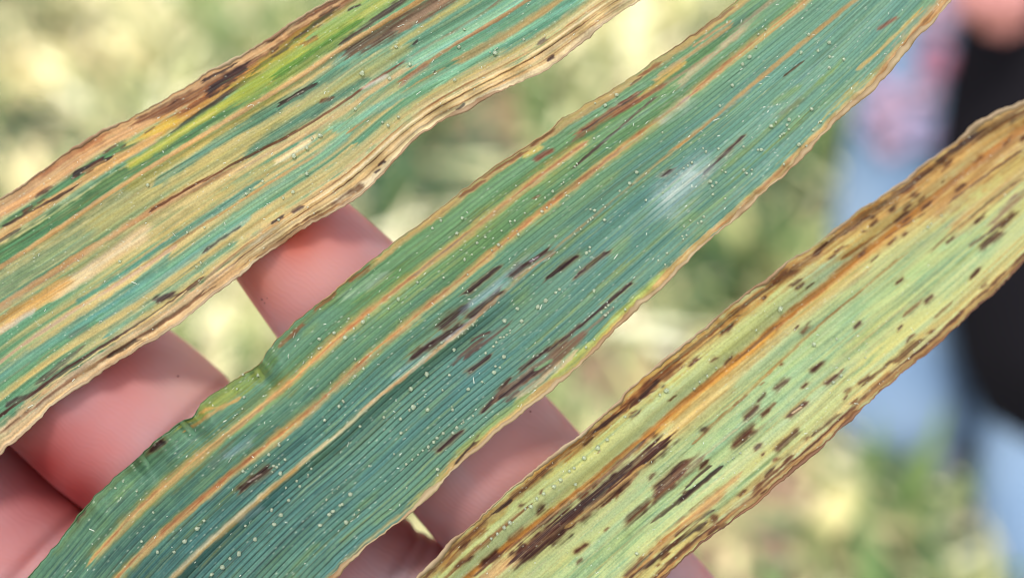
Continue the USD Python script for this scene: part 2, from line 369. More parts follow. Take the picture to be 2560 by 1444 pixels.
s1(GRN, 52, 0.9, 30, 560, 100, 515, 180, 460, 240, 415, 300, 372, soft=0.5)
s1(ORG, 26, 0.95, -200, 725, 0, 592, 60, 548, 130, 498, 200, 452, 260, 415, 310, 388, 380, 350, soft=0.4)
s1(DK, 9, 0.9, 20, 562, 70, 530, 130, 500, 190, 465, soft=0.5)
s1(DK, 10, 0.85, -60, 642, 0, 604, 40, 578, soft=0.5)
s1(DK, 18, 0.95, 185, 436, 210, 420, 256, 398, soft=0.3)
s1((150, 120, 80), 9, 0.8, 205, 432, 250, 405, soft=0.5)
s1(GRN, 48, 0.95, -300, 830, 0, 640, 100, 570, 200, 508, 300, 445, 400, 385, 500, 315, 600, 248, 700, 186, 800, 122, 870, 80, soft=0.4)
s1((182, 178, 66), 26, 0.85, 330, 405, 400, 368, 520, 288, 620, 226, 700, 172, 760, 135, soft=0.6)
s1((148, 162, 64), 100, 0.8, 620, 232, 650, 205, 700, 165, 770, 115, 850, 68, 930, 20, 1000, -30, soft=0.6)
s1((92, 138, 54), 22, 0.9, 690, 190, 760, 145, 850, 90, 900, 55, soft=0.4)
s1((150, 95, 40), 14, 0.8, 755, 110, 790, 95, soft=0.6)
s1(DK, 9, 0.9, 875, 26, 905, 10, soft=0.4)
s1((70, 46, 38), 26, 0.95, 865, 102, 920, 62, 970, 28, 1010, 0, 1080, -50, soft=0.5, fib=0.7)
s1((120, 82, 62), 44, 0.9, 880, 122, 960, 84, 1030, 42, 1100, 0, 1200, -60, soft=0.5, fib=0.8)
s1(ORG, 15, 0.95, -300, 872, -100, 740, 0, 672, 60, 628, 130, 578, 200, 532, 300, 468, 400, 404, 500, 342, 600, 278, 700, 217, 760, 182, 850, 127, 900, 95, 950, 64, 1010, 25, 1080, -20, soft=0.45, fib=0.3)
s1((168, 130, 96), 26, 0.9, 1000, 72, 1060, 38, 1110, 5, 1180, -40, soft=0.6)
s1((196, 176, 100), 26, 0.8, 980, 120, 1080, 55, 1160, 5, soft=0.7)
s1(DK, 11, 0.95, 705, 263, 740, 242, 790, 210, soft=0.35)
s1((120, 108, 98), 5, 0.8, 725, 252, 765, 228, soft=0.5)
s1(BR, 14, 0.9, 806, 256, 830, 246, soft=0.5)
s1(TAN, 22, 0.95, -300, 960, -100, 835, 0, 772, 90, 706, 180, 645, 280, 585, 380, 530, 470, 480, 550, 430, soft=0.5)
s1(BR, 8, 0.95, 380, 525, 470, 470, 550, 425, 640, 378, 720, 342, 790, 300, 860, 262, 915, 212, 1000, 158, 1065, 112, 1175, 55, 1260, 0, soft=0.4, fib=0.3)
s1((205, 170, 120), 20, 0.8, 560, 440, 660, 385, 760, 335, 860, 280, 960, 210, 1080, 130, soft=0.6)
s1(CRM, 44, 0.9, 140, 735, 220, 676, 300, 622, 355, 588, soft=0.5)
s1((214, 164, 94), 60, 0.9, -300, 1010, -100, 880, 0, 808, 60, 770, 150, 715, soft=0.5)
s1((178, 160, 96), 40, 0.7, 380, 600, 480, 540, 560, 480, 660, 420, 740, 380, soft=0.8)
s1((92, 150, 130), 24, 0.9, 200, 750, 350, 652, 420, 604, 500, 552, 560, 512, 630, 466, soft=0.5)
s1((186, 140, 84), 10, 0.85, 270, 722, 360, 662, 430, 615, 540, 545, 640, 480, 760, 400, 880, 325, 1000, 240, 1100, 175, soft=0.5)
s1(AQUA, 26, 0.9, 340, 720, 450, 646, 550, 566, 625, 520, 750, 430, 860, 350, soft=0.5)
s1((206, 176, 116), 14, 0.8, 380, 715, 500, 630, 620, 545, 760, 455, 880, 375, soft=0.6)
s1(AQUA, 30, 0.9, 840, 330, 925, 270, 1000, 242, 1075, 202, 1140, 165, soft=0.5)
s1(AQUA, 55, 0.9, 1040, 150, 1125, 102, 1225, 46, 1335, -15, 1450, -90, soft=0.5)
s1((180, 130, 86), 12, 0.9, 1000, 205, 1100, 135, 1200, 75, 1300, 15, 1400, -50, soft=0.4)
s1(AQUA, 18, 0.9, 1100, 205, 1200, 140, 1300, 85, 1375, 45, 1470, -10, soft=0.5)
s1((196, 160, 104), 30, 0.85, 1150, 150, 1240, 100, 1340, 40, 1420, -10, soft=0.6)
s1((112, 164, 142), 32, 0.9, -200, 1070, 0, 942, 50, 908, 150, 842, 250, 768, 330, 716, 420, 655, soft=0.5)
s1((116, 168, 146), 24, 0.85, 250, 800, 400, 700, 520, 615, 620, 545, soft=0.5)
s1((196, 158, 126), 12, 0.85, 0, 905, 110, 825, 220, 755, 330, 690, 430, 620, soft=0.5)
s1((196, 174, 110), 22, 0.8, -100, 1065, 0, 985, 100, 920, 200, 850, 320, 775, 400, 720, 520, 640, 600, 590, 700, 520, soft=0.6)
s1((104, 156, 128), 30, 0.85, 280, 830, 380, 755, 470, 695, 560, 630, 640, 575, soft=0.6)
s1((206, 182, 120), 40, 0.85, 600, 600, 700, 515, 860, 405, 1000, 300, 1150, 212, 1250, 148, 1400, 62, 1500, -5, soft=0.6)
s1((222, 186, 134), 84, 0.95, 560, 690, 660, 615, 800, 515, 870, 462, 950, 395, 1050, 318, 1150, 255, 1300, 172, 1400, 110, 1560, 5, 1700, -90, soft=0.5, fib=0.6)
for k, (c, w) in enumerate([((168, 118, 78), 5), ((236, 212, 166), 6), ((128, 82, 56), 4), ((230, 200, 150), 6), ((160, 114, 76), 4), ((238, 218, 178), 5), ((140, 94, 64), 4)]):
    o = (k - 3) * 9.5
    s1(c, w, 0.9, 540 + o * .5, 705 + o * .8, 700 + o * .5, 588 + o * .8, 800 + o * .5, 515 + o * .8, 870 + o * .5, 462 + o * .8, 950 + o * .5, 395 + o * .8, 1050 + o * .5, 318 + o * .8, 1150 + o * .5, 252 + o * .8, 1300 + o * .5, 170 + o * .8, 1420 + o * .5, 95 + o * .8, 1580 + o * .5, -8 + o * .8, soft=0.6, fib=0.8)
s1((232, 212, 172), 26, 0.95, 850, 508, 930, 452, 1000, 380, 1050, 332, 1150, 275, 1280, 212, 1400, 145, 1470, 90, soft=0.6)
s1(BR, 22, 0.85, 640, 645, 720, 590, 820, 528, 900, 470, soft=0.6, fib=0.9)
for x, y, a, b in [(1357, 107, 20, 12), (1377, 148, 14, 10), (955, 410, 16, 10), (945, 430, 12, 9), (1150, 270, 22, 9), (740, 522, 26, 12), (690, 550, 30, 10), (1040, 108, 10, 8), (1090, 178, 6, 5)]:
    s1((84, 60, 62), b, 0.9, x - a * .4, y + a * .28, x + a * .4, y - a * .28, soft=0.5)
s1((80, 60, 60), 12, 0.85, 510, 630, 560, 592, 600, 566, soft=0.6, fib=0.8)
s1((150, 118, 100), 22, 0.8, 1005, 205, 1060, 165, soft=0.8)
s1((226, 206, 186), 20, 0.6, 910, 215, 960, 190, soft=0.8)
s1((232, 205, 160), 26, 0.8, 700, 400, 790, 345, soft=0.9)
# lower margin at the left: pale and crimped
s1((222, 186, 144), 70, 0.95, -300, 1370, -100, 1180, 40, 1068, 120, 1000, 220, 925, 330, 855, 450, 775, 560, 695, soft=0.4, fib=0.6)
s1((226, 192, 150), 26, 0.8, -200, 1290, 20, 1105, 120, 1012, 230, 935, 320, 870, soft=0.7)
s1(MAR, 10, 0.95, -100, 1100, 40, 1012, 100, 975, 180, 912, 280, 845, 400, 772, 500, 700, soft=0.5, fib=0.6)
s1((130, 78, 52), 12, 0.8, 0, 1080, 100, 1010, 200, 935, 300, 870, 420, 795, 520, 725, soft=0.6, fib=0.9)
s1((232, 206, 150), 6, 0.9, 60, 1010, 160, 935, 260, 868, 360, 805, 460, 735, soft=0.5)
s1((84, 62, 60), 16, 0.9, 20, 1012, 60, 990, soft=0.6); s1((84, 62, 60), 14, 0.9, 105, 945, 160, 902, 205, 872, soft=0.6, fib=0.8)
s1((78, 50, 46), 18, 0.9, 280, 885, 310, 868, 345, 848, soft=0.5, fib=0.8)
s1((84, 62, 62), 22, 0.95, 395, 752, 432, 736, soft=0.5)
s1((104, 108, 100), 22, 0.7, 180, 838, 215, 818, soft=0.8)
s1((190, 204, 204), 26, 0.5, -10, 830, 80, 780, soft=1)

# --- leaf two
s2((64, 110, 104), 560, 0.9, -200, 2000, 300, 1500, 600, 1280, soft=1)
s2((82, 132, 120), 420, 0.6, 700, 1250, 1100, 900, soft=1)
s2((116, 162, 138), 460, 0.75, 1900, 230, 2200, -40, 2500, -300, soft=1)
s2((104, 148, 104), 120, 0.7, 900, 740, 1100, 580, 1350, 400, 1600, 215, soft=0.9)
s2((96, 142, 84), 60, 0.6, 860, 760, 1000, 680, soft=0.9)
for pts_ in ((1300, 720, 1500, 545, 1700, 380, 1900, 220), (1350, 850, 1600, 640, 1800, 480, 2000, 300), (1000, 900, 1100, 830, 1300, 640), (1500, 760, 1650, 620, 1800, 500), (1750, 480, 1900, 330, 2100, 170)):
    s2((140, 160, 84), 14, 0.5, *pts_, soft=0.8, fib=0.9)
hal = (150, 156, 74)
A_ = (235, 1392, 250, 1372, 280, 1342, 320, 1299, 380, 1243, 450, 1183, 525, 1113, 575, 1068, 625, 1033, 700, 983, 750, 938, 800, 888, 860, 832, 925, 778, 990, 722, 1050, 670, 1150, 592, 1225, 540, 1285, 492, 1350, 436, 1400, 396, 1450, 368)
B_ = (200, 1540, 300, 1444, 350, 1388, 400, 1333, 450, 1288, 525, 1222, 575, 1182, 650, 1118, 725, 1067, 800, 1003, 860, 948, 950, 863, 1025, 807, 1120, 722, 1200, 664, 1300, 572, 1375, 525, 1450, 461, 1515, 402, 1575, 352, 1650, 296, 1710, 243, 1750, 200, 1825, 142, 1900, 95, 1975, 40, 2020, -5, 2200, -150)
s2(hal, 56, 0.75, *A_, soft=0.9, fib=0.8); s2((186, 168, 96), 32, 0.6, *A_, soft=0.9, fib=0.5); s2(ORG, 25, 0.95, *A_, soft=0.7, fib=0.85); s2((182, 116, 64), 9, 0.8, *A_, soft=0.8, fib=1.0)
s2(hal, 40, 0.6, *B_, soft=0.9, fib=0.8); s2((186, 168, 98), 30, 0.6, *B_, soft=0.9, fib=0.5); s2(ORG, 25, 0.95, *B_, soft=0.7, fib=0.85); s2((178, 110, 64), 8, 0.8, *B_, soft=0.8, fib=1.0)
s2((226, 176, 110), 8, 0.8, 320, 1297, 450, 1181, 575, 1068, 700, 984, 800, 886, soft=0.7)
s2((182, 112, 62), 8, 0.8, 720, 965, 780, 905, 850, 840, 925, 780, soft=0.6, fib=0.8)
s2((176, 104, 60), 8, 0.8, 400, 1330, 520, 1225, 650, 1118, 800, 1000, 920, 890, soft=0.6, fib=0.9)
C_ = (340, 1540, 425, 1444, 500, 1373, 575, 1312, 640, 1252, 700, 1203, 750, 1158, 800, 1112, 860, 1073, 950, 984, 1015, 938, 1075, 888, 1140, 848, 1195, 786)
s2((92, 128, 96), 40, 0.8, *C_, soft=0.8); s2((206, 190, 152), 17, 0.95, *C_, soft=0.7, fib=0.55)
s2((200, 160, 90), 16, 0.8, 340, 1540, 425, 1446, 500, 1378, 575, 1318, 660, 1240, 740, 1170, soft=0.7)
s2((206, 160, 108), 14, 0.8, 900, 1030, 960, 978, 1030, 930, soft=0.7)
s2((180, 152, 92), 11, 0.75, 1250, 742, 1330, 670, 1400, 612, 1475, 550, 1550, 482, 1710, 358, soft=0.7, fib=0.8)
s2((196, 152, 88), 17, 0.85, 1690, 372, 1800, 282, 1850, 240, 1900, 192, 1970, 136, 2020, 97, 2110, 25, 2200, -50, soft=0.6, fib=0.6)
s2((190, 150, 90), 12, 0.85, 1660, 178, 1700, 150, 1800, 86, 1830, 62, soft=0.6)
s2((194, 168, 134), 24, 0.85, 1690, 215, 1760, 152, 1850, 77, 1920, 10, 2000, -60, soft=0.7, fib=0.8)
s2((128, 110, 66), 20, 0.5, 1950, 290, 2000, 250, soft=0.8)
s2((132, 160, 80), 26, 0.6, 1940, 255, 1990, 220, soft=0.9)
s2((132, 160, 80), 20, 0.6, 2050, 200, 2110, 150, soft=0.9)
s2((100, 78, 52), 6, 0.9, 1960, 190, 2005, 155, soft=0.5)
# margins
UPM = (150, 1375, 235, 1252, 380, 1122, 484, 1052, 560, 985, 660, 915, 690, 870, 740, 812, 800, 766, 860, 718, 930, 662, 985, 618, 1050, 572, 1100, 532, 1190, 462, 1230, 432, 1300, 387, 1400, 312, 1460, 275, 1530, 237, 1630, 167, 1700, 122, 1760, 77, 1845, 12, 1950, -62)
s2((196, 158, 96), 26, 0.85, *UPM[20:], soft=0.5, fib=0.6)
s2((110, 134, 72), 26, 0.6, *UPM[:22], soft=0.9)
for a in ((700, 860, 760, 805), (780, 780, 830, 742), (870, 708, 920, 672), (1150, 492, 1200, 456), (1210, 445, 1300, 388), (1330, 365, 1380, 330), (1600, 190, 1640, 162)):
    s2((142, 86, 50), 13, 0.85, *a, soft=0.6, fib=0.7)
s2((150, 110, 80), 12, 0.8, 1740, 88, 1830, 22, soft=0.6)
s2((224, 190, 90), 18, 0.8, 1310, 392, 1345, 372, soft=0.8)
s2((160, 164, 62), 60, 0.8, 490, 1050, 560, 1000, 640, 940, soft=0.9, fib=0.8); s2((120, 150, 60), 40, 0.6, 600, 980, 680, 910, soft=0.9, fib=0.7)
s2((204, 152, 84), 14, 0.8, 470, 1070, 530, 1030, 600, 992, soft=0.6)
s2((206, 160, 90), 16, 0.8, 505, 1030, 535, 1015, soft=0.7)
LOM = (760, 1510, 855, 1408, 950, 1325, 1040, 1255, 1120, 1172, 1190, 1112, 1280, 1035, 1365, 970, 1450, 892, 1545, 798, 1640, 712, 1755, 600, 1865, 508, 1965, 418, 2045, 335, 2125, 255, 2225, 158, 2295, 78, 2370, -5, 2460, -100)
s2((196, 184, 92), 40, 0.75, *LOM[6:], soft=0.7, fib=0.9)
s2((206, 160, 98), 24, 0.9, *LOM[8:], soft=0.6, fib=0.6)
s2((186, 164, 96), 16, 0.8, *LOM[:10], soft=0.7, fib=0.8)
s2((150, 180, 96), 30, 0.6, 1150, 1125, 1260, 1040, 1320, 990, soft=0.8)
s2((168, 196, 96), 26, 0.7, 1400, 930, 1480, 860, 1560, 780, 1640, 700, soft=0.8)
s2((176, 112, 62), 14, 0.85, 1800, 565, 1880, 495, 1960, 415, soft=0.7, fib=0.9)
s2((196, 146, 92), 50, 0.95, 2215, 185, 2280, 95, 2345, 20, 2420, -60, soft=0.5, fib=0.6)
s2((160, 112, 66), 10, 0.8, 2240, 140, 2300, 70, 2350, 10, soft=0.6, fib=0.8)
s2((200, 160, 80), 15, 0.85, 2150, 172, 2200, 126, 2245, 88, 2300, 30, soft=0.6)
s2((196, 172, 84), 12, 0.7, 2060, 290, 2140, 215, soft=0.7, fib=0.9)
s2(DK, 10, 0.8, 2035, 362, 2055, 345, soft=0.5)
# brown zone near the top
s2((156, 110, 78), 28, 0.9, 1450, 328, 1500, 296, 1550, 270, 1600, 242, soft=0.4, fib=0.7)
s2((110, 70, 56), 10, 0.9, 1550, 262, 1580, 245, soft=0.5); s2((112, 72, 56), 9, 0.8, 1455, 322, 1490, 303, soft=0.5)
s2((176, 134, 100), 18, 0.8, 1590, 250, 1650, 225, 1720, 180, 1780, 135, soft=0.6, fib=0.7)
s2((206, 168, 88), 14, 0.85, 1610, 240, 1650, 202, 1720, 152, soft=0.6)
s2((96, 66, 60), 9, 0.9, 1455, 396, 1500, 362, 1550, 320, 1600, 275, 1640, 245, soft=0.5, fib=0.6)
s2((134, 90, 66), 18, 0.9, 1348, 396, 1380, 378, soft=0.5); s2((140, 96, 60), 9, 0.8, 1335, 495, 1345, 490, soft=0.7)
s2((110, 80, 60), 7, 0.8, 1575, 215, 1600, 198, soft=0.6)
for p, w, c in (((1448, 330, 1500, 296, 1560, 262, 1605, 240), 26, (150, 92, 60)), ((1555, 275, 1610, 240, 1660, 215), 18, (160, 104, 70)), ((1458, 322, 1495, 300), 10, (92, 50, 40)), ((1560, 262, 1600, 240), 9, (96, 54, 42)), ((1345, 398, 1385, 376), 18, (128, 76, 50)), ((1640, 200, 1700, 160), 12, (200, 160, 86)), ((1740, 110, 1830, 50), 12, (186, 140, 90))):
    s2(c, w, 0.9, *p, soft=0.7, fib=0.45)
# dark lesions
for w, p in [(17, (1105, 818, 1130, 798, 1160, 772)), (19, (1035, 892, 1075, 858, 1110, 837, 1150, 817)), (15, (1180, 792, 1220, 752, 1252, 732)), (10, (1160, 738, 1190, 715, 1235, 680)),
             (17, (1282, 690, 1302, 667, 1330, 647, 1370, 628)), (10, (1370, 696, 1400, 670, 1445, 638)), (9, (1445, 683, 1480, 660, 1515, 630)), (9, (1172, 930, 1195, 912, 1220, 892)),
             (9, (1208, 1025, 1250, 982, 1270, 952)), (12, (1300, 928, 1350, 887, 1400, 857)), (8, (1400, 857, 1435, 827, 1480, 792, 1525, 752, 1590, 700)), (11, (1095, 1123, 1120, 1102, 1152, 1080)),
             (7, (1140, 1152, 1160, 1137, 1190, 1100)), (14, (607, 1222, 635, 1197, 668, 1168)), (7, (1752, 440, 1800, 395, 1855, 345)), (8, (1660, 438, 1680, 423)), (16, (380, 1122, 402, 1105))]:
    s2((150, 146, 88), w * 2 + 12, 0.4, *p, soft=1, fib=0.9); s2((134, 98, 66), w * 1.7 + 4, 0.55, *p, soft=1, fib=0.9)
    s2((92, 54, 46), w * 1.5, 0.8, *p, soft=0.7, fib=0.7); s2(DK, w * 1.15, 0.95, *p, soft=0.6, fib=0.55)
    s2((96, 66, 64), w * 0.3, 0.35, *p, soft=0.9, fib=1.0)
s2((178, 176, 176), 13, 0.6, 1105, 852, 1150, 826, 1190, 790, soft=0.6, fib=0.8)
s2((206, 196, 180), 16, 0.8, 1120, 850, 1160, 822, soft=0.8)
s2((200, 160, 110), 12, 0.8, 1080, 880, 1130, 850, 1190, 800, 1240, 745, soft=0.6, fib=0.8)
s2((156, 140, 160), 6, 0.9, 1328, 652, 1345, 642, soft=0.5); s2((170, 150, 140), 5, 0.7, 622, 1208, 650, 1182, soft=0.5)
s2((180, 150, 120), 9, 0.8, 1290, 694, 1340, 660, 1385, 630, soft=0.6)
for p in ((1118, 920, 1160, 882, 1205, 848), (1150, 905, 1200, 862, 1270, 815), (1180, 850, 1220, 830)):
    s2((92, 58, 52), 12, 0.95, *p, soft=0.45, fib=0.8)
s2((134, 110, 90), 30, 0.45, 1150, 890, 1240, 835, soft=0.9, fib=0.9)
s2((134, 92, 66), 44, 0.9, 1262, 985, 1320, 940, 1400, 888, 1440, 850, soft=0.5, fib=0.8)
s2((72, 42, 42), 15, 0.95, 1262, 990, 1300, 955, 1360, 915, soft=0.5, fib=0.8); s2((214, 184, 140), 16, 0.85, 1300, 985, 1380, 930, 1440, 880, soft=0.6, fib=0.8)
s2((100, 70, 60), 7, 0.9, 1270, 1000, 1300, 975, soft=0.5); s2((126, 170, 120), 12, 0.8, 1345, 925, 1375, 905, soft=0.6)
s2((140, 96, 76), 10, 0.85, 1440, 850, 1500, 800, 1530, 770, soft=0.6, fib=0.7)
s2((146, 100, 72), 12, 0.85, 1115, 1190, 1150, 1160, 1190, 1115, soft=0.6, fib=0.8)
s2((140, 90, 70), 12, 0.9, 2195, 72, 2235, 45, soft=0.6); s2((96, 56, 44), 20, 0.8, 195, 1298, 212, 1282, soft=0.7)
s2((92, 62, 66), 16, 0.85, 880, 1395, 915, 1362, soft=0.6); s2((110, 80, 80), 10, 0.8, 845, 1430, 880, 1398, soft=0.6)
# waxy bloom
s2(WAX, 110, 0.6, 1665, 500, 1700, 470, 1745, 425, soft=1, fib=0.75)
s2((206, 216, 210), 34, 0.5, 1665, 490, 1700, 460, 1730, 435, soft=1, fib=0.9)
s2(WAX, 30, 0.3, 1150, 780, 1230, 720, 1300, 660, soft=0.9, fib=1.0); s2(WAX, 30, 0.45, 1180, 760, 1260, 710, soft=0.9, fib=1)
s2(WAX, 24, 0.45, 990, 940, 1060, 890, soft=0.9, fib=1); s2(WAX, 26, 0.4, 560, 1150, 620, 1100, soft=0.9, fib=1)
s2((170, 186, 160), 30, 0.5, 870, 740, 960, 690, soft=1, fib=0.9); s2(WAX, 40, 0.4, 1650, 300, 1720, 250, soft=1, fib=1)
s2((150, 174, 170), 26, 0.5, 600, 1300, 660, 1265, soft=0.9, fib=0.9)
s2((120, 128, 104), 26, 0.45, 520, 1170, 570, 1130, soft=0.9, fib=0.9)

# --- leaf three
s3((214, 176, 116), 380, 0.85, 2250, 480, 2560, 250, 2900, 0, soft=1)
s3((166, 198, 144), 200, 0.92, 1300, 1560, 1560, 1350, 1720, 1180, 1850, 1060, 2000, 920, 2150, 790, 2280, 690, 2400, 620, soft=0.7, fib=0.8)
s3((190, 198, 124), 90, 0.85, 1050, 1480, 1210, 1330, 1300, 1235, 1400, 1148, 1500, 1070, 1600, 992, 1710, 925, 1850, 800, 1980, 705, soft=0.6, fib=0.7)
s3((196, 188, 112), 46, 0.7, 1750, 850, 1900, 745, 2050, 640, 2200, 540, soft=0.8)
s3((214, 186, 118), 36, 0.7, 1560, 1010, 1680, 915, 1820, 800, soft=0.8, fib=0.8)
s3((200, 196, 116), 26, 0.8, 1380, 1190, 1500, 1090, 1620, 1000, 1740, 910, soft=0.7)
s3((212, 166, 92), 60, 0.8, 1300, 1210, 1420, 1118, 1560, 1020, 1720, 890, 1900, 745, soft=0.9, fib=0.7)
s3((214, 168, 98), 80, 0.8, 1950, 700, 2100, 600, 2300, 460, 2560, 310, soft=0.9, fib=0.7)
s3((212, 160, 84), 40, 0.7, 1600, 1110, 1750, 985, 1900, 870, 2050, 730, 2250, 570, soft=0.9, fib=0.6)
s3((206, 182, 118), 70, 0.85, 1500, 1240, 1620, 1130, 1700, 1060, 1800, 970, soft=0.7)
s3((212, 176, 96), 60, 0.8, 2100, 640, 2250, 545, 2400, 470, 2560, 400, soft=0.7, fib=0.8)
s3((208, 178, 110), 40, 0.75, 1600, 1170, 1750, 1010, 1900, 880, 2030, 770, 2150, 680, soft=0.8)
MR = (900, 1660, 1050, 1530, 1200, 1408, 1300, 1338, 1400, 1263, 1500, 1197, 1600, 1103, 1705, 1012, 1825, 917, 1900, 867, 1975, 788, 2050, 720, 2100, 660, 2200, 590, 2250, 555, 2350, 480, 2450, 415, 2560, 322, 2800, 150)
s3((186, 120, 48), 26, 0.95, *MR, soft=0.5, fib=0.4)
s3((150, 88, 50), 10, 0.85, 1200, 1414, 1300, 1345, 1400, 1270, 1500, 1202, 1590, 1120, soft=0.6)
s3((220, 168, 76), 12, 0.85, 1640, 1075, 1740, 990, 1850, 905, 1930, 830, soft=0.7)
s3((140, 88, 44), 8, 0.85, 1830, 905, 1880, 872, 1950, 800, soft=0.6, fib=0.8); s3((150, 96, 50), 9, 0.85, 2100, 650, 2200, 583, 2300, 510, 2400, 440, soft=0.6, fib=0.8)
s3(TAN, 40, 0.9, 1050, 1570, 1200, 1444, 1330, 1365, 1450, 1290, 1560, 1200, soft=0.5, fib=0.6)
s3((150, 92, 52), 14, 0.85, 1080, 1470, 1160, 1400, 1250, 1320, 1300, 1280, soft=0.6, fib=0.8)
s3((88, 48, 38), 66, 1.0, 1300, 1384, 1345, 1352, 1425, 1290, 1500, 1230, 1575, 1175, 1650, 1108, soft=0.45, fib=0.8)
s3((70, 38, 34), 18, 0.95, 1400, 1300, 1500, 1222, 1590, 1150, soft=0.5, fib=0.8); s3((126, 88, 66), 16, 0.8, 1500, 1200, 1560, 1150, 1605, 1108, soft=0.6, fib=0.8)
s3((210, 172, 108), 12, 0.8, 1420, 1310, 1520, 1235, 1600, 1165, soft=0.6, fib=0.9)
s3((180, 128, 68), 9, 0.85, 1720, 1120, 1850, 1000, 1950, 900, 2060, 800, 2150, 732, 2250, 640, soft=0.6, fib=0.8)
s3((196, 146, 92), 80, 0.8, 2330, 520, 2450, 440, 2560, 350, 2800, 160, soft=0.7, fib=0.7)
s3((206, 160, 104), 60, 0.75, 2400, 560, 2500, 470, 2600, 400, soft=0.8, fib=0.8)
for p, w in (((2325, 632, 2370, 592, 2420, 545, 2480, 500, 2560, 440), 9), ((2380, 500, 2460, 440, 2560, 370), 10), ((2200, 600, 2300, 540), 7)):
    s3((120, 84, 68), w, 0.8, *p, soft=0.6, fib=0.8)
s3((168, 138, 120), 40, 0.6, 2480, 560, 2540, 500, soft=0.9, fib=0.7)
# margins
UP3 = (860, 1640, 1050, 1458, 1140, 1362, 1265, 1250, 1340, 1195, 1470, 1095, 1560, 1010, 1630, 950, 1720, 875, 1810, 800, 1900, 730, 1970, 676, 2060, 620, 2160, 540, 2270, 470, 2350, 405, 2450, 325, 2570, 272, 2800, 110)
s3((186, 132, 72), 44, 0.9, *UP3, soft=0.5, fib=0.7)
s3((120, 72, 48), 14, 0.85, *UP3[:18], soft=0.6, fib=0.95)
s3((110, 66, 50), 12, 0.7, *UP3[12:34], soft=0.6, fib=1.0)
LO3 = (1460, 1615, 1650, 1432, 1700, 1385, 1780, 1320, 1855, 1268, 1910, 1222, 1970, 1168, 2040, 1112, 2090, 1062, 2140, 1018, 2190, 968, 2240, 928, 2315, 868, 2390, 798, 2470, 730, 2550, 645, 2640, 570)
s3((214, 188, 116), 40, 0.75, *(np.array(LO3).reshape(-1, 2) - [12, 18]).ravel(), soft=0.6, fib=0.8)
s3((172, 116, 66), 28, 0.92, *LO3, soft=0.5, fib=0.6)
s3((100, 60, 48), 11, 0.8, *(np.array(LO3).reshape(-1, 2) - [0, 6]).ravel(), soft=0.6, fib=1.0)
s3((186, 122, 62), 44, 0.9, 1520, 1500, 1600, 1410, 1680, 1335, 1740, 1285, 1800, 1235, soft=0.6, fib=0.7)
s3((84, 50, 44), 14, 0.9, 1580, 1444, 1640, 1392, 1700, 1345, 1775, 1300, soft=0.5, fib=0.8)
s3((152, 186, 138), 60, 0.8, 1430, 1444, 1520, 1370, 1620, 1300, soft=0.7, fib=0.8)
s3((120, 160, 110), 24, 0.7, 1780, 1280, 1850, 1220, 1940, 1130, 2000, 1080, soft=0.7, fib=0.8)
s3((200, 192, 116), 26, 0.7, 1800, 1230, 1900, 1140, 2000, 1060, 2100, 970, soft=0.8, fib=0.9)
s3((204, 160, 104), 18, 0.8, 1700, 1310, 1780, 1242, 1850, 1190, soft=0.6)
for x, y, a, b in [(1950, 964, 12, 20), (2040, 917, 12, 18), (2012, 960, 5, 12), (2075, 950, 14, 15), (1875, 1032, 16, 17), (1990, 1028, 24, 16), (1860, 1090, 24, 28), (1970, 1098, 32, 20), (1892, 1117, 5, 14),
                   (1907, 1134, 2, 8), (2160, 947, 14, 12), (2142, 812, 8, 10), (2320, 747, 10, 13), (1757, 1160, 8, 13), (1810, 827, 14, 12), (1592, 1282, 28, 26), (1352, 1270, 6, 18), (1225, 1394, 18, 20), (1452, 1367, 12, 16),
                   (1447, 1402, 5, 10), (1675, 1187, 44, 30), (1660, 1225, 30, 20), (1615, 977, 30, 16), (2052, 622, 15, 14), (2205, 512, 12, 10), (2252, 545, 18, 13), (2270, 470, 16, 16),
                   (1950, 690, 22, 14), (2440, 685, 10, 14), (2250, 700, 8, 10), (2380, 600, 8, 9), (2475, 600, 26, 20), (2520, 548, 18, 22), (2450, 545, 12, 12), (1995, 715, 10, 8), (2250, 820, 5, 7), (1990, 820, 5, 6), (1700, 1190, 8, 14)]:
    s3((156, 100, 56), b * 1.4 + 6, 0.5, x - a * .77, y + a * .64, x + a * .77, y - a * .64, soft=1)
    s3((92, 44, 32), b * 1.15, 0.95, x - a * .77, y + a * .64, x + a * .77, y - a * .64, soft=0.75, fib=0.35)
for x, y, a, b in [(1920, 1025, 18, 15), (2280, 770, 26, 14), (2355, 777, 28, 11), (1290, 1332, 18, 22), (1500, 1130, 4, 6), (2100, 930, 6, 8), (1905, 960, 5, 8), (1850, 1000, 20, 9)]:
    s3((146, 102, 66), b, 0.85, x - a * .77, y + a * .64, x + a * .77, y - a * .64, soft=0.6, fib=0.5)
s3((200, 180, 150), 6, 0.9, 1980, 1035, 1998, 1020, soft=0.5)
for w, p in [(13, (1700, 1252, 1750, 1210, 1800, 1172)), (14, (1490, 1076, 1530, 1046, 1570, 1020)), (13, (1632, 1300, 1670, 1270, 1722, 1230)), (13, (2115, 582, 2140, 560, 2172, 538)), (10, (2345, 402, 2380, 372, 2430, 340)), (12, (1240, 1280, 1270, 1255)), (12, (1580, 1010, 1625, 975)), (10, (1780, 1160, 1720, 1215))]:
    s3((80, 50, 46), w, 0.92, *p, soft=0.45, fib=0.5)


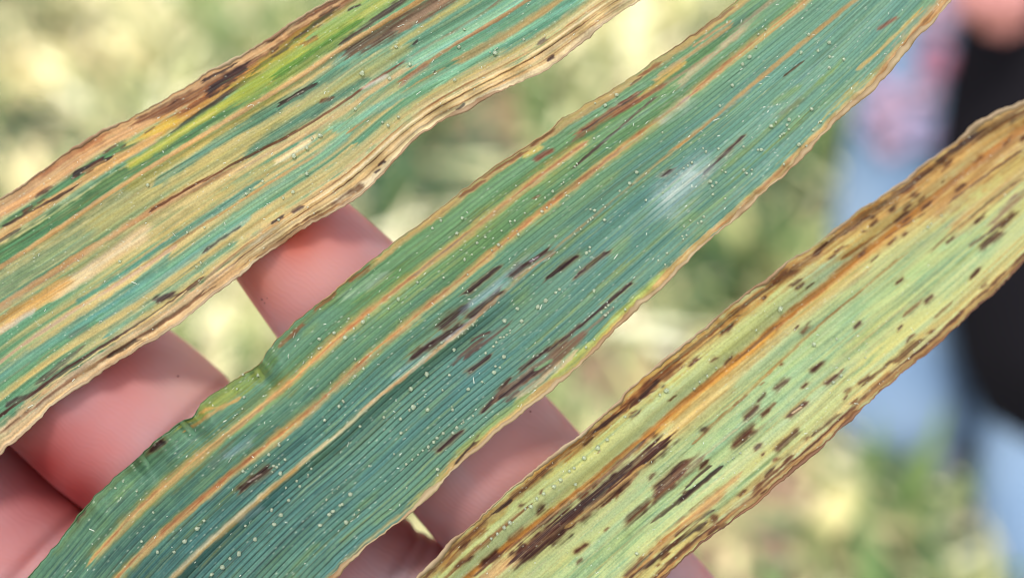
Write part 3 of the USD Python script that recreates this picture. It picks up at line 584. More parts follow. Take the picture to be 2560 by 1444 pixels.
for p, w, c in (((1560, 1020, 1620, 970, 1680, 915), 34, (150, 92, 56)), ((1600, 990, 1640, 955), 20, (70, 40, 36)), ((1720, 880, 1800, 815), 20, (150, 96, 60)), ((1930, 705, 1975, 680), 26, (140, 88, 52)), ((2100, 585, 2190, 515), 22, (170, 120, 66)),
                ((2220, 490, 2330, 420), 14, (110, 70, 50)), ((2340, 405, 2440, 330), 16, (80, 54, 46)), ((2440, 345, 2560, 275), 20, (126, 86, 60)), ((1640, 1230, 1690, 1190, 1740, 1150), 36, (140, 96, 74)), ((1640, 1220, 1680, 1180, 1705, 1150), 16, (66, 38, 36)),
                ((2160, 960, 2230, 900), 16, (120, 76, 50)), ((2030, 1090, 2090, 1040), 18, (92, 56, 44)), ((2240, 900, 2300, 850), 20, (120, 74, 50)), ((1880, 1230, 1960, 1160), 14, (128, 80, 54)), ((2480, 560, 2560, 480), 30, (150, 112, 96)), ((2420, 620, 2500, 560), 14, (110, 80, 76)),
                ((1130, 1400, 1220, 1320), 26, (150, 96, 54)), ((1180, 1440, 1260, 1380), 14, (90, 54, 42)), ((1560, 1440, 1620, 1390), 18, (96, 58, 44)), ((1700, 1330, 1790, 1270), 12, (86, 50, 40))):
    s3(c, w, 0.85, *p, soft=0.7, fib=0.9)


rq = np.random.default_rng(404)
q_ = np.array(UP3).reshape(-1, 2); z_ = np.array(LO3).reshape(-1, 2)
for k in range(130):
    f_ = rq.random()
    if f_ < 0.3:
        e_ = q_[rq.integers(2, len(q_) - 1)] + rq.normal(0, 16, 2) + [8, 14]
    elif f_ < 0.55:
        e_ = z_[rq.integers(1, len(z_) - 2)] + rq.normal(0, 16, 2) - [10, 14]
    elif f_ < 0.85:
        e_ = np.array([rq.uniform(2150, 2560), 0.0]); e_[1] = 1500 - 0.835 * (e_[0] - 1100) * 0.98 + rq.uniform(-330, -20) + 60
    else:
        e_ = np.array([rq.uniform(1150, 2100), 0.0]); e_[1] = 1500 - 0.835 * (e_[0] - 1100) + rq.uniform(-60, 250)
    a_, b_ = rq.uniform(1, 12), rq.uniform(5, 14)
    s3((138, 88, 54), b_ * 1.6 + 3, 0.5, e_[0] - a_ * .77, e_[1] + a_ * .64, e_[0] + a_ * .77, e_[1] - a_ * .64, soft=1)
    s3(((88, 46, 34), (108, 64, 46), (130, 80, 50))[k % 3], b_, 0.8, e_[0] - a_ * .77, e_[1] + a_ * .64, e_[0] + a_ * .77, e_[1] - a_ * .64, soft=0.8, fib=0.5)
for k in range(26):                                                                    # rust-brown specks along the upper margin of leaf one
    f_ = rq.random(); e_ = np.array([60 + 760 * f_, 500 - 475 * f_]) + rq.normal(0, 12, 2) + [10, 14]
    a_ = rq.uniform(4, 22)
    s1(((70, 38, 30), (104, 60, 40))[k % 2], rq.uniform(5, 12), 0.8, e_[0] - a_ * .83, e_[1] + a_ * .556, e_[0] + a_ * .83, e_[1] - a_ * .556, soft=0.7, fib=0.6)


def fibre_coords(L, n):
    """Across-and-along coordinates (px of the leaf's flat layout), and the layout itself."""
    d = np.array(L["d"], float); d /= np.linalg.norm(d); n_ = np.array([-d[1], d[0]])
    return d, n_


def layout(L, ns, nt, seed):
    d, nrm = fibre_coords(L, 0)
    if nrm[1] < 0:
        nrm = -nrm
    o = np.array(L["o"], float)
    su, nu = (L["up"] - o) @ d, (L["up"] - o) @ nrm
    sl, nl = (L["lo"] - o) @ d, (L["lo"] - o) @ nrm
    s0, s1_ = max(su.min(), sl.min()), min(su.max(), sl.max())
    v0, v1 = max(s0, L["view"][0]), min(s1_, L["view"][1])
    s = np.unique(np.concatenate([np.linspace(s0, v0, 24)[:-1], np.linspace(v0, v1, ns - 46), np.linspace(v1, s1_, 24)[1:]]))
    s = np.interp(np.linspace(0, 1, ns), np.linspace(0, 1, len(s)), s)
    u_ = np.linspace(s0, s1_, 1500)
    def ease(y, px):
        m = max(int(px / (u_[1] - u_[0])) // 2 * 2 + 1, 3)
        ker = np.hanning(m + 2); ker /= ker.sum()
        h = (len(ker) - 1) // 2
        return np.convolve(np.pad(y, h, mode="reflect", reflect_type="odd"), ker, "valid")
    def curve(a, b, sd, amp):
        k = np.argsort(a)
        y = ease(np.interp(u_, a[k], b[k]), 24)
        calm = ease(y, 420)
        y = np.interp(s, u_, y) + amp * (noise2(s / 22, s * 0, sd) - 0.5) + amp * 0.6 * (noise2(s / 8, s * 0, sd + 1) - 0.5)
        calm = np.interp(s, u_, calm)
        return calm, y - calm
    (a, ea), (b, eb) = curve(su, nu, seed, 5.5), curve(sl, nl, seed + 2, 7.0)
    t = np.linspace(0, 1, nt)
    T, S = np.meshgrid(t, s)
    N = a[:, None] * (1 - T) + b[:, None] * T + ea[:, None] * np.exp(-T / 0.045) + eb[:, None] * np.exp(-(1 - T) / 0.045)
    XY = o + S[..., None] * d + N[..., None] * nrm
    return S, T, N, XY, d, nrm


def along_veins(p, S, N, d, nrm, o, keep=0.15):
    """A marked line as (first s, last s, t at every row): it runs with the veins, so only its slow drift across them is kept."""
    q = np.asarray(p, float).reshape(-1, 2) - o
    sp, np_ = q @ d, q @ nrm
    k = np.argsort(sp); sp, np_ = sp[k], np_[k]
    rows = S[:, 0]; a, b = N[:, 0], N[:, -1]
    aa, bb = np.interp(sp, rows, a), np.interp(sp, rows, b)
    tp = (np_ - aa) / (bb - aa)
    n, L_ = len(sp), sp[-1] - sp[0]
    deg = 1 if (n < 5 or L_ < 250) else (2 if L_ < 900 else 3)
    c = np.polyfit((sp - sp.mean()) / 500, tp, min(deg, n - 1))
    fit = np.polyval(c, (np.clip(rows, sp[0] - 60, sp[-1] + 60) - sp.mean()) / 500)
    return sp[0], sp[-1], fit + keep * np.interp(rows, sp, tp - np.polyval(c, (sp - sp.mean()) / 500))


def paint(i, S, T, N, XY, d, nrm, base):
    L = LEAVES[i]; sd = L["seed"]
    wpx = (N[:, -1] - N[:, 0]).mean()
    tp = T * wpx
    fib = noise2(tp / 5.0, S / 170, sd); fib2 = noise2(tp / 11.0, S / 260, sd + 1); fine = noise2(tp / 3.2, S / 60, sd + 2)
    low = noise2(tp / 60, S / 240, sd + 3); spot = noise2(tp / 9, S / 16, sd + 4)
    along = 34 * (fib - 0.5) + 26 * (fib2 - 0.5) + 8 * (spot - 0.5)
    across = 3 * (noise2(tp / 40, S / 90, sd + 5) - 0.5) + 3 * (noise2(tp / 12, S / 14, sd + 6) - 0.5)
    col = lin(base) * np.ones(XY.shape[:2] + (1,))
    shift = np.array([1.25, 1.06, 0.8])
    col = col * shift ** ((fib2 - 0.5) * 1.5 + (low - 0.5) * 1.6)[..., None]
    if i == 2:
        up = smooth01((0.52 - T) / 0.3) * (0.55 + 0.45 * smooth01((S + 500) / 500))
        up = (up * (0.5 + 0.8 * noise2(tp / 22, S / 200, sd + 51)))[..., None].clip(0, 1)
        col = col * (1 - up) + lin((104, 146, 88)) * up
        mot = (0.55 * smooth01((noise2(tp / 16, S / 90, sd + 52) - 0.58) / 0.25))[..., None]
        col = col * (1 - mot) + lin((130, 160, 94)) * mot
    if i == 1:                                                                     # green and straw run side by side in bands along the veins
        band = noise2(tp / 17, S / 700, sd + 31) * 0.55 + noise2(tp / 6.5, S / 420, sd + 32) * 0.45 + 0.16 * np.exp(-(((S - 560) / 420) ** 2)) * (T > 0.3) - 0.10 * smooth01((120 - S) / 300) - 0.12 * smooth01((S - 1000) / 300)
        bm = smooth01((band - 0.40 - 0.04 * smooth01((T - 0.5) / 0.15)) / 0.28)[..., None]
        col = lin((100, 150, 116)) * (1 - bm) + lin((200, 180, 122)) * bm
        col = col * shift ** ((low - 0.5) * 1.4)[..., None]
    o = np.array(L["o"], float)
    shape = S.shape; Wd = (N[:, -1] - N[:, 0])[:, None]
    flatS = (S + along * 0.5).ravel(); flatX = (T * Wd + across).ravel(); rowsN = np.repeat(np.arange(shape[0]), shape[1])
    colf = col.reshape(-1, 3); fibf, finef, fib2f, spotf = fib.ravel(), fine.ravel(), fib2.ravel(), spot.ravel()
    dark_all = np.zeros(len(flatS))
    endf = (0.6 * noise2(tp / 4.2, S / 400, sd + 20) + 0.4 * noise2(tp / 9.5, S / 400, sd + 21)).ravel()
    brk = (0.55 * noise2(tp / 9, S / 55, sd + 41) + 0.45 * noise2(tp / 4, S / 26, sd + 42)).ravel()
    tone = shift ** (1.6 * (noise2(tp / 7, S / 110, sd + 22).ravel() - 0.5))[:, None]
    rs = np.random.default_rng(sd + 99)
    pal = {1: ((206, 182, 110), (150, 190, 150), (120, 150, 84), (222, 198, 150), (186, 130, 80), (96, 146, 124)), 2: ((132, 162, 108), (74, 118, 108), (146, 180, 160), (124, 154, 90), (104, 152, 138), (164, 164, 98), (150, 166, 72), (160, 170, 84)),
           3: ((214, 194, 130), (200, 160, 104), (160, 194, 142), (186, 200, 132), (146, 184, 130), (222, 206, 156))}[i]
    auto = []
    for _ in range(420):
        a_, b_ = rs.uniform(0, 1), rs.uniform(0.03, 0.97)
        r0 = int(a_ * (len(S) - 1)); c0 = int(b_ * (S.shape[1] - 1)); r1 = min(r0 + int(rs.uniform(12, 130)), len(S) - 1)
        auto.append((pal[rs.integers(len(pal))], rs.uniform(3, 9), rs.uniform(0.12, 0.4 if i != 1 else 0.3), 0.9, 0.9, XY[[r0, (r0 + r1) // 2, r1], c0]))
    nth = 0
    n_first = {1: 3, 2: 3, 3: 2}[i]
    for c, w, a, soft, fb, p in ST[i][:n_first] + auto[:260] + ST[i][n_first:] + auto[260:]:
        r = w / 2
        sa, sb, tl = along_veins(p, S, N, d, nrm, o)
        length = sb - sa
        reach = min(0.35 * length + 2, 60) * (0.3 + fb)
        r0, r1 = np.searchsorted(S[:, 0], sa - r - reach - 40), np.searchsorted(S[:, 0], sb + r + reach + 40)
        if r1 <= r0 or sb < L["view"][0] - 200 or sa > L["view"][1] + 200:
            continue
        tl_, wd = tl[r0:r1], Wd[r0:r1, 0]
        c0 = int(np.clip(((tl_ - (1.6 * r + 8) / wd).min()) * (shape[1] - 1), 0, shape[1])); c1 = int(np.clip(((tl_ + (1.6 * r + 8) / wd).max()) * (shape[1] - 1) + 2, 0, shape[1]))
        if c1 <= c0:
            continue
        k = (np.arange(r0, r1)[:, None] * shape[1] + np.arange(c0, c1)[None]).ravel()
        nth += 1
        swell = 1 + 0.55 * fb * (2 * noise2(S[r0:r1, 0] / 85, S[r0:r1, 0] * 0, sd + 200 + nth % 50) - 1)
        x_ = (flatX[k] - (tl * Wd[:, 0])[rowsN[k]]) / np.repeat(swell, c1 - c0)
        sk = flatS[k] + reach * 2 * (endf[k] - 0.5)
        e_ = np.maximum(np.maximum(sa - sk, sk - sb), 0) * 0.8
        dist = np.hypot(x_, e_) / r
        rag = dist + fb * (0.9 * (fibf[k] - 0.5) + 0.7 * (finef[k] - 0.5) + 0.5 * (spotf[k] - 0.5)) + 0.25 * (spotf[k] - 0.5)
        m = smooth01((1.12 - rag) / max(min(soft * 1.6, 1.1), 0.12)) * a
        m = m * np.clip(1 - fb * 0.6 * np.clip(finef[k] * 2 - 0.9, 0, 1), 0, 1) * (1 - 0.6 * max(min(fb, 0.9) - 0.35, 0) / 0.55 * (sum(c) > 300) * smooth01(brk[k] * 2.2 - 0.75))
        inner = 0.6 if sum(c) < 300 else 0.4
        cc = lin(c) * (1 + inner * (fibf[k] - 0.5) + 0.6 * inner * (finef[k] - 0.5) + 0.5 * inner * (spotf[k] - 0.5))[:, None] * tone[k]
        colf[k] = colf[k] * (1 - m[:, None]) + cc * m[:, None]
        if sum(c) < 300:
            dark_all[k] = np.maximum(dark_all[k], m)
    col = colf.reshape(shape + (3,))
    # veins
    ph = T * L["veins"] + 0.12 * (fib2 - 0.5)
    groove = smooth01((np.cos(2 * np.pi * ph) - 0.35) / 0.6)
    pale = smooth01((np.cos(2 * np.pi * (ph * 3.0) + 2.0) - 0.5) / 0.5) * noise2(tp / 7, S / 300, sd + 9)
    strength = 0.36 * L["groove"]
    greenness = np.clip((col[..., 1] - col[..., 0]) / (col[..., 1] + 1e-4) * 2.5, 0.25, 1)
    col = col * (1 - groove * strength * greenness * (0.6 + 0.8 * noise2(tp / 20, S / 150, sd + 10)))[..., None]
    col = col * (1 - pale * 0.16)[..., None] + pale[..., None] * 0.16 * lin((196, 206, 186))
    col = col * (1 + 0.16 * (fine - 0.5) + 0.18 * (fib - 0.5))[..., None]
    # rows of pale pin pricks and small scurf
    rng = np.random.default_rng(sd)
    dot = (rng.random(shape) > 0.988) * smooth01((np.cos(2 * np.pi * (ph * 2) + 1.0) - 0.2) * 2) * rng.uniform(0.15, 0.6, shape)
    dot[:, :-1] = np.maximum(dot[:, :-1], dot[:, 1:] * 0.8); dot[:-1] = np.maximum(dot[:-1], dot[1:] * 0.6)
    col = col * (1 - dot)[..., None] + dot[..., None] * lin((206, 212, 190))
    lum = (col @ np.array([0.25, 0.65, 0.1]))[..., None]
    col = np.maximum(lum + (col - lum) * (0.98 if i == 2 else 1.04), 0.002) * (np.maximum(lum, 0.01) / 0.30) ** 0.20
    return np.clip(col, 0.002, 0.98), groove, fib, fib2, dark_all.reshape(shape)


def normals_of(V):
    a = np.gradient(V, axis=0); b = np.gradient(V, axis=1)
    n = np.cross(a, b); n /= np.linalg.norm(n, axis=-1, keepdims=True) + 1e-15
    return n if (n @ F).mean() < 0 else -n


GRAIN = ({"tc": ("texture_coordinate", {}), "n1": ("noise_texture", {"scale": 5200.0, "detail": 3.0, "roughness": 0.6}), "n2": ("noise_texture", {"scale": 1500.0, "detail": 2.0}),
          "gr": ("rgb_ramp", {"ramp": [(0.25, (0.78, 0.78, 0.78)), (0.5, (1.0, 1.0, 1.0)), (0.75, (1.2, 1.2, 1.18))]}), "mx": ("mix_color", {"blend_type": "multiply", "fac": 1.0, "use_clamp": False}),
          "b": ("bump", {"strength": 0.3, "distance": 0.00002}), "rr": ("map_range", {"from_min": 0.3, "from_max": 0.7, "to_min": 0.38, "to_max": 0.6, "clamp": True})},
         [("tc.object", "n1.vector"), ("tc.object", "n2.vector"), ("n1.fac", "gr.fac"), ("a.color", "mx.a"), ("gr.color", "mx.b"), ("mx.result", "p.base_color"), ("n1.fac", "b.height"), ("b.normal", "p.normal"), ("n2.fac", "rr.value"), ("rr.result", "p.roughness")])
leaf_mat = mat_col("leaf_blade", rough=0.47, trans=0.16, spec=0.09, bump=GRAIN)
rim_mat = mat_col("leaf_rim", rough=0.6, trans=0.35, spec=0.3)
bead_mat = usdkit.material(stage, "/World/Looks/exudate", {"p": ("principled_bsdf", {"base_color": (0.48, 0.54, 0.38), "roughness": 0.18, "transmission_weight": 0.8, "ior": 1.38, "subsurface_weight": 0.0})}, [], surface="p.BSDF")
flake_mat = mat_plain("scurf", (0.40, 0.43, 0.36), rough=0.6, trans=0.3)

BASE = {1: (184, 174, 110), 2: (97, 143, 123), 3: (190, 198, 138)}


def ridge(N_, c, w):
    return np.exp(-((N_ - c) / w) ** 2)


def poly_offset(p, S, N, d, nrm, o):
    _, _, t = along_veins(p, S, N, d, nrm, o)
    return (N[:, 0] + t * (N[:, -1] - N[:, 0]))[:, None]


def depth1(S, T, N, XY, d, nrm, o):
    z = 0.1212 + 0 * T
    z = z + 0.0030 * smooth01((0.30 - T) / 0.30) ** 1.5                            # upper margin rolls back
    z = z - 0.0005 * smooth01((T - 0.45) / 0.5) ** 1.5
    cr = smooth01((T - 0.86) / 0.14)
    z = z + cr * 0.0010 * (np.sin(S / 16 + 3 * noise2(S / 60, S * 0, 5)) * 0.3 + 1.1 * (noise2(S / 55, S * 0, 6) - 0.5)) + cr * 0.0006
    for c, w, a in ((0.70, 0.025, -0.00022), (0.52, 0.02, 0.0002), (0.28, 0.02, -0.00024), (0.17, 0.02, 0.00025), (0.84, 0.012, 0.00010), (0.9, 0.01, -0.00008), (0.62, 0.02, -0.00015)):
        z = z + a * ridge(T, c + 0.012 * (noise2(S / 300, S * 0, 3) - 0.5), w)
    return z + 0.0004 * np.sin(S / 420 + 0.6)


def depth2(S, T, N, XY, d, nrm, o):
    z = 0.1203 + 0.0045 * smooth01((S - 500) / 1100) + 0.0006 * smooth01((-S - 400) / 900)
    z = z - 0.0013 * smooth01((T - 0.55) / 0.45) ** 1.5 + 0.0006 * smooth01((0.3 - T) / 0.3)
    mid = poly_offset(C_, S, N, d, nrm, o)
    fade = smooth01((120 - S) / 300)
    z = z - 0.0006 * ridge(N, mid, 20) * fade + 0.0004 * ridge(N, mid + 34, 22) * fade + 0.0002 * ridge(N, mid - 34, 16) * fade
    for pp, a in ((A_, 0.00018), (B_, 0.00022)):
        z = z + a * ridge(N, poly_offset(pp, S, N, d, nrm, o), 14)
    for c, w, a in ((0.72, 0.05, -0.0002), (0.86, 0.03, 0.0002), (0.1, 0.03, -0.00015), (0.62, 0.02, 0.00012)):
        z = z + a * ridge(T, c + 0.02 * (noise2(S / 260, S * 0, 4) - 0.5), w)
    # crinkles of the upper margin
    for x, y, w, a in ((657, 903, 22, -0.0019), (640, 925, 14, 0.0014), (484, 1040, 20, -0.0019), (470, 1062, 15, 0.0014), (395, 1108, 20, -0.0015), (355, 1150, 22, 0.0015), (330, 1160, 16, -0.0010), (236, 1262, 20, -0.0007)):
        q = XY - np.array([x, y])
        z = z + a * np.exp(-(((q @ d) / w) ** 2 + ((q @ nrm) / (w * 2.4)) ** 2))
    cr = smooth01((T - 0.93) / 0.07) * smooth01((S + 100) / 400)
    z = z + cr * 0.0003 * np.sin(S / 14 + 4 * noise2(S / 70, S * 0, 8))
    return z


def depth3(S, T, N, XY, d, nrm, o):
    z = 0.1212 + 0.0110 * smooth01((S + 500) / 1500) + 0.0004 * smooth01((-S - 400) / 600)
    z = z - 0.0012 * smooth01((T - 0.55) / 0.45) ** 1.5
    mid = poly_offset(MR, S, N, d, nrm, o)
    z = z + 0.0007 * ridge(N, mid, 26) - 0.0004 * ridge(N, mid + 40, 26) - 0.0003 * ridge(N, mid - 40, 22)
    cr = smooth01((0.10 - T) / 0.10)
    z = z - cr * (0.0006 + 0.0005 * np.sin(S / 26 + 4 * noise2(S / 90, S * 0, 8)) * smooth01((S + 300) / 300))
    for c, w, a in ((0.72, 0.03, 0.0002), (0.6, 0.03, -0.0002), (0.88, 0.02, -0.0003)):
        z = z + a * ridge(T, c, w)
    return z


DEPTH = {1: depth1, 2: depth2, 3: depth3}
LABEL = {1: "yellow and green striped leaf with a broad fibrous tan lower edge, topmost of the three",
         2: "broad blue-green leaf with two orange stripes and rows of tiny droplets, middle of the three",
         3: "yellowed leaf with many dark brown spots and an orange midrib, lowest of the three"}
RIM = {1: (((224, 200, 158), (178, 130, 92)), ((228, 206, 166), (176, 128, 88))), 2: (((214, 186, 128), (164, 118, 76)), ((226, 204, 158), (184, 140, 96))), 3: (((224, 200, 160), (186, 146, 104)), ((178, 126, 82), (112, 72, 54)))}
NS, NT = 940, 330
SURF = {}
leaf_prims = {}
for i in (1, 2, 3):
    L = LEAVES[i]
    S, T, N, XY, d, nrm = layout(L, NS, NT, L["seed"] * 10)
    o = np.array(L["o"], float)
    if i == 2:
        L["groove"] = np.clip(0.35 + 0.9 * smooth01((200 - S) / 700) * smooth01((T - 0.25) / 0.4) + 0.2, 0, 1.3)
    else:
        L["groove"] = np.full_like(T, {1: 0.45, 3: 0.2}[i])
    col, groove, fib, fib2, dark = paint(i, S, T, N, XY, d, nrm, BASE[i])
    z = DEPTH[i](S, T, N, XY, d, nrm, o)
    amp = {1: 0.000013, 2: 0.000020, 3: 0.000006}[i]
    z = z + amp * groove * np.clip(L["groove"], 0.3, 1.2) + 0.00006 * (fib2 - 0.5) + (0.00003 + (0.00010 * smooth01((T - 0.8) / 0.06) if i == 1 else 0)) * (fib - 0.5) + 0.00003 * dark + 0.00012 * (noise2(T * 12, S / 60, 77) - 0.5)
    V = at(XY[..., 0], XY[..., 1], z)
    n = normals_of(V)
    lf = thing("cereal_leaf", LABEL[i], "leaf", "diseased leaves laid over the fingers")
    leaf_prims[i] = lf
    c = np.clip(col / (K_LEAF * (1.14 if i == 3 else 1.0)), 0.003, 0.8)
    top_q = grid_quads(NS, NT)
    # underside: coarser, a fifth of a millimetre behind, meeting the upper side at the margin
    ri = np.unique(np.r_[np.arange(0, NS, 6), NS - 1]); ci = np.unique(np.r_[0, 1, np.arange(3, NT - 1, 8), NT - 2, NT - 1])
    B = V[np.ix_(ri, ci)] - 0.0002 * n[np.ix_(ri, ci)] * (np.minimum(np.arange(NT), np.arange(NT)[::-1]).clip(0, 4) / 4)[ci][None, :, None] - n[np.ix_(ri, ci)] * 0.00002
    bq = grid_quads(len(ri), len(ci))[:, ::-1] + NS * NT
    add_raw("blade", np.vstack([V.reshape(-1, 3), B.reshape(-1, 3)]), np.vstack([top_q, bq]), np.vstack([n.reshape(-1, 3), -n[np.ix_(ri, ci)].reshape(-1, 3)]), leaf_mat, lf,
            col=np.vstack([c.reshape(-1, 3), c[np.ix_(ri, ci)].reshape(-1, 3)]))
    SURF[i] = (S, T, N, XY, V, n, d, nrm, o)
    # the thickened dry rim along each margin
    for side, j in ((0, 0), (1, NT - 1)):
        e = V[:, j]; en = n[:, j]; out = (V[:, 0] - V[:, 8]) if j == 0 else (V[:, -1] - V[:, -9])
        out /= np.linalg.norm(out, axis=1, keepdims=True)
        s = S[:, 0]
        rad = 0.00002 + 0.00026 * noise2(s / 70, s * 0, 300 + 10 * i + side) ** 2.4 + 0.00007 * noise2(s / 12, s * 0, 301 + side) ** 2
        if (i, side) in ((2, 0),):
            rad *= 0.5
        if (i, side) == (2, 1):
            rad *= 1.6
        if (i, side) == (3, 0):
            rad *= 1.5
        a8 = np.arange(8) * 2 * np.pi / 8
        ring = e[:, None] + rad[:, None, None] * (np.cos(a8)[None, :, None] * out[:, None] * 1.3 + np.sin(a8)[None, :, None] * en[:, None] * 0.9) - out[:, None] * rad[:, None, None] * 0.5
        f_ = noise2(s / 120, s * 0, 320 + i + side) * 0.8 + noise2(s / 28, s * 0, 321 + side) * 0.4 - 0.1
        rc = lin(RIM[i][side][0]) * (1 - smooth01(f_))[:, None] + lin(RIM[i][side][1]) * smooth01(f_)[:, None]
        if i == 2 and side == 0:
            gsel = smooth01((-620 - s) / 120)[:, None]
            rc = rc * (1 - gsel) + lin((96, 128, 80)) * gsel
        rn = (ring - e[:, None]); rn /= np.linalg.norm(rn, axis=-1, keepdims=True)
        add_raw("margin", ring.reshape(-1, 3), (grid_quads(NS, 8, True) if (np.cross(out, en)[NS // 2] @ (e[NS // 2 + 1] - e[NS // 2])) * 1 > 0 else grid_quads(NS, 8, True)[:, ::-1]), rn.reshape(-1, 3), rim_mat, lf, col=np.repeat(rc / K_LEAF, 8, 0))

# ------------------------------------------------------------------ droplets and flecks on the leaves
BEADS = {1: [], 2: [], 3: []}


def beads(leaf, ox, oy, *v):
    for k in range(0, len(v), 3):
        BEADS[leaf].append((ox + v[k] / 2, oy + v[k + 1] / 2, v[k + 2]))


beads(2, 850, 722, 22, 245, 10, 115, 172, 9, 70, 205, 7, 290, 50, 10, 240, 100, 6, 145, 132, 5, 570, 305, 9, 430, 428, 11, 353, 498, 10, 820, 345, 9, 820, 165, 10, 910, 170, 9, 890, 102, 8, 835, 238, 6, 805, 248, 6, 783, 270, 7, 775, 388, 6, 797, 397, 6, 768, 420, 9,
      640, 498, 8, 565, 605, 8, 435, 603, 9, 365, 592, 11, 303, 650, 8, 220, 643, 8, 305, 722, 8, 328, 703, 5, 97, 688, 7, 510, 722, 7, 483, 745, 8, 463, 765, 7, 437, 788, 9, 410, 808, 5, 388, 833, 5, 360, 858, 6, 330, 882, 6, 487, 902, 8, 488, 932, 6, 55, 1030, 9, 10, 1075, 7, 25, 1163, 11,
      1230, 297, 7, 1270, 257, 5, 1425, 103, 6, 1268, 10, 9, 1095, 10, 7, 1075, 25, 7, 1030, 67, 9, 990, 95, 9, 270, 828, 5, 335, 997, 5, 710, 470, 6, 545, 430, 7, 512, 505, 6, 15, 565, 6, 72, 350, 5, 850, 215, 5, 640, 20, 4, 560, 590, 4, 150, 890, 5)
beads(2, 0, 722, 1590, 250, 8, 1640, 1125, 9, 1662, 1107, 9, 1598, 1175, 9, 1697, 1080, 7, 1410, 1137, 10, 1363, 1110, 9, 1440, 1052, 8, 1370, 1178, 9, 1278, 1250, 9, 1195, 1318, 11, 1150, 1352, 8, 1225, 1182, 7, 988, 1197, 10, 925, 1258, 11, 785, 1312, 9, 1298, 445, 10, 1215, 430, 6,
      1186, 500, 6, 1220, 542, 7, 1625, 660, 7, 1690, 585, 8, 1710, 560, 7, 1397, 920, 9, 1363, 880, 7, 1555, 895, 6, 1498, 985, 7, 1480, 955, 6, 683, 1012, 6, 1018, 1155, 7, 765, 1115, 6, 1115, 1390, 10, 1060, 1425, 8, 575, 998, 5, 615, 962, 5, 1420, 985, 6, 1535, 925, 5, 870, 1310, 7, 705, 1260, 7)
beads(2, 1700, 0, 345, 290, 9, 310, 328, 8, 375, 240, 7, 260, 430, 8, 455, 637, 9, 545, 603, 9, 480, 615, 6, 535, 630, 6, 543, 653, 6, 520, 670, 6, 497, 690, 6, 510, 680, 5, 593, 725, 9, 630, 735, 6, 410, 755, 8, 390, 757, 6, 313, 850, 7, 330, 868, 6, 357, 848, 6, 225, 868, 6, 210, 855, 5, 148, 912, 8,
      160, 937, 7, 177, 918, 6, 225, 1000, 6, 120, 1085, 7, 105, 1107, 6, 85, 1120, 5, 30, 1175, 5, 12, 1195, 5, 655, 548, 8, 660, 655, 7, 700, 612, 7, 748, 345, 8, 745, 225, 8, 600, 265, 7, 685, 262, 7, 640, 180, 8, 115, 748, 5, 190, 745, 6, 315, 735, 6, 197, 537, 7, 520, 825, 6, 750, 290, 7, 820, 310, 7)
beads(2, 850, 0, 1230, 1268, 9, 1245, 1235, 7, 1245, 1255, 6, 1323, 1107, 7, 1480, 860, 8, 1440, 915, 9, 1525, 998, 6, 1250, 1055, 5, 1075, 1183, 8, 890, 1178, 8, 1135, 985, 6, 850, 1110, 6, 805, 1155, 5, 585, 1170, 8, 505, 1110, 7, 465, 1145, 6, 518, 1390, 6, 640, 1375, 5, 385, 1415, 7, 1380, 482, 8, 1325, 530, 8,
      1275, 520, 5, 1175, 840, 6, 1265, 695, 6, 1630, 1270, 6, 1625, 1330, 5, 1590, 1310, 5, 1705, 1180, 5, 1390, 955, 5)
beads(3, 850, 722, 1290, 800, 11, 1222, 845, 10, 1170, 895, 8, 1143, 912, 8, 1098, 953, 10, 1067, 985, 10, 1173, 973, 8, 1015, 1023, 9, 985, 1048, 9, 950, 1083, 10, 920, 1093, 6, 848, 1168, 10, 820, 1195, 9, 785, 1223, 8, 758, 1250, 6, 1335, 757, 8, 1425, 645, 6, 1630, 510, 11, 1595, 530, 7, 1485, 1325, 8)
beads(3, 1700, 722, 663, 278, 10, 775, 250, 7, 130, 435, 8, 65, 495, 7, 95, 465, 6, 495, 100, 12, 375, 205, 5, 180, 395, 5, 840, 350, 5, 925, 345, 5)
beads(1, 850, 0, 105, 365, 13, 345, 322, 9, 245, 390, 8, 775, 270, 11, 575, 403, 8, 210, 610, 7, 235, 625, 8, 590, 235, 9, 285, 580, 7, 75, 548, 7, 925, 210, 6, 275, 235, 8, 620, 150, 7)
beads(1, 0, 0, 1610, 690, 10, 1565, 705, 8, 1470, 785, 12, 1540, 750, 9, 1535, 875, 9, 1460, 955, 8, 1415, 988, 6, 1390, 1102, 6, 1250, 950, 6, 1230, 970, 8, 1310, 905, 7, 1150, 1225, 7, 1005, 1315, 7, 978, 1332, 7, 600, 1310, 7, 1025, 1140, 6, 935, 1165, 6, 735, 925, 8)
rng = np.random.default_rng(5)
for i, extra in ((1, 4), (2, 110), (3, 10)):
    S, T, N, XY, V, n, d, nrm, o = SURF[i]
    while extra > 0:                                                                # more of them, smaller, in short rows along the veins
        sc_ = rng.normal(-250, 420) if i == 2 else rng.uniform(S[60, 0], S[-60, 0])
        r_, t_ = int(np.clip(np.searchsorted(S[:, 0], sc_), 30, NS - 30)), (np.round(rng.uniform(0.08, 0.92) * LEAVES[i]["veins"]) + 0.5) / LEAVES[i]["veins"]
        for k in range(rng.integers(1, 8)):
            extra -= 1
            rr = int(np.clip(r_ + k * rng.integers(3, 9), 0, NS - 1)); x, y = XY[rr, min(int(t_ * (NT - 1)), NT - 1)]
            if 0 < x < 2560 and 0 < y < 1444 and len(BEADS[i]) < 290:
                BEADS[i].append((x, y, 3.4 + 4.6 * rng.random() ** 1.5))
ico = trimesh.creation.icosphere(1)


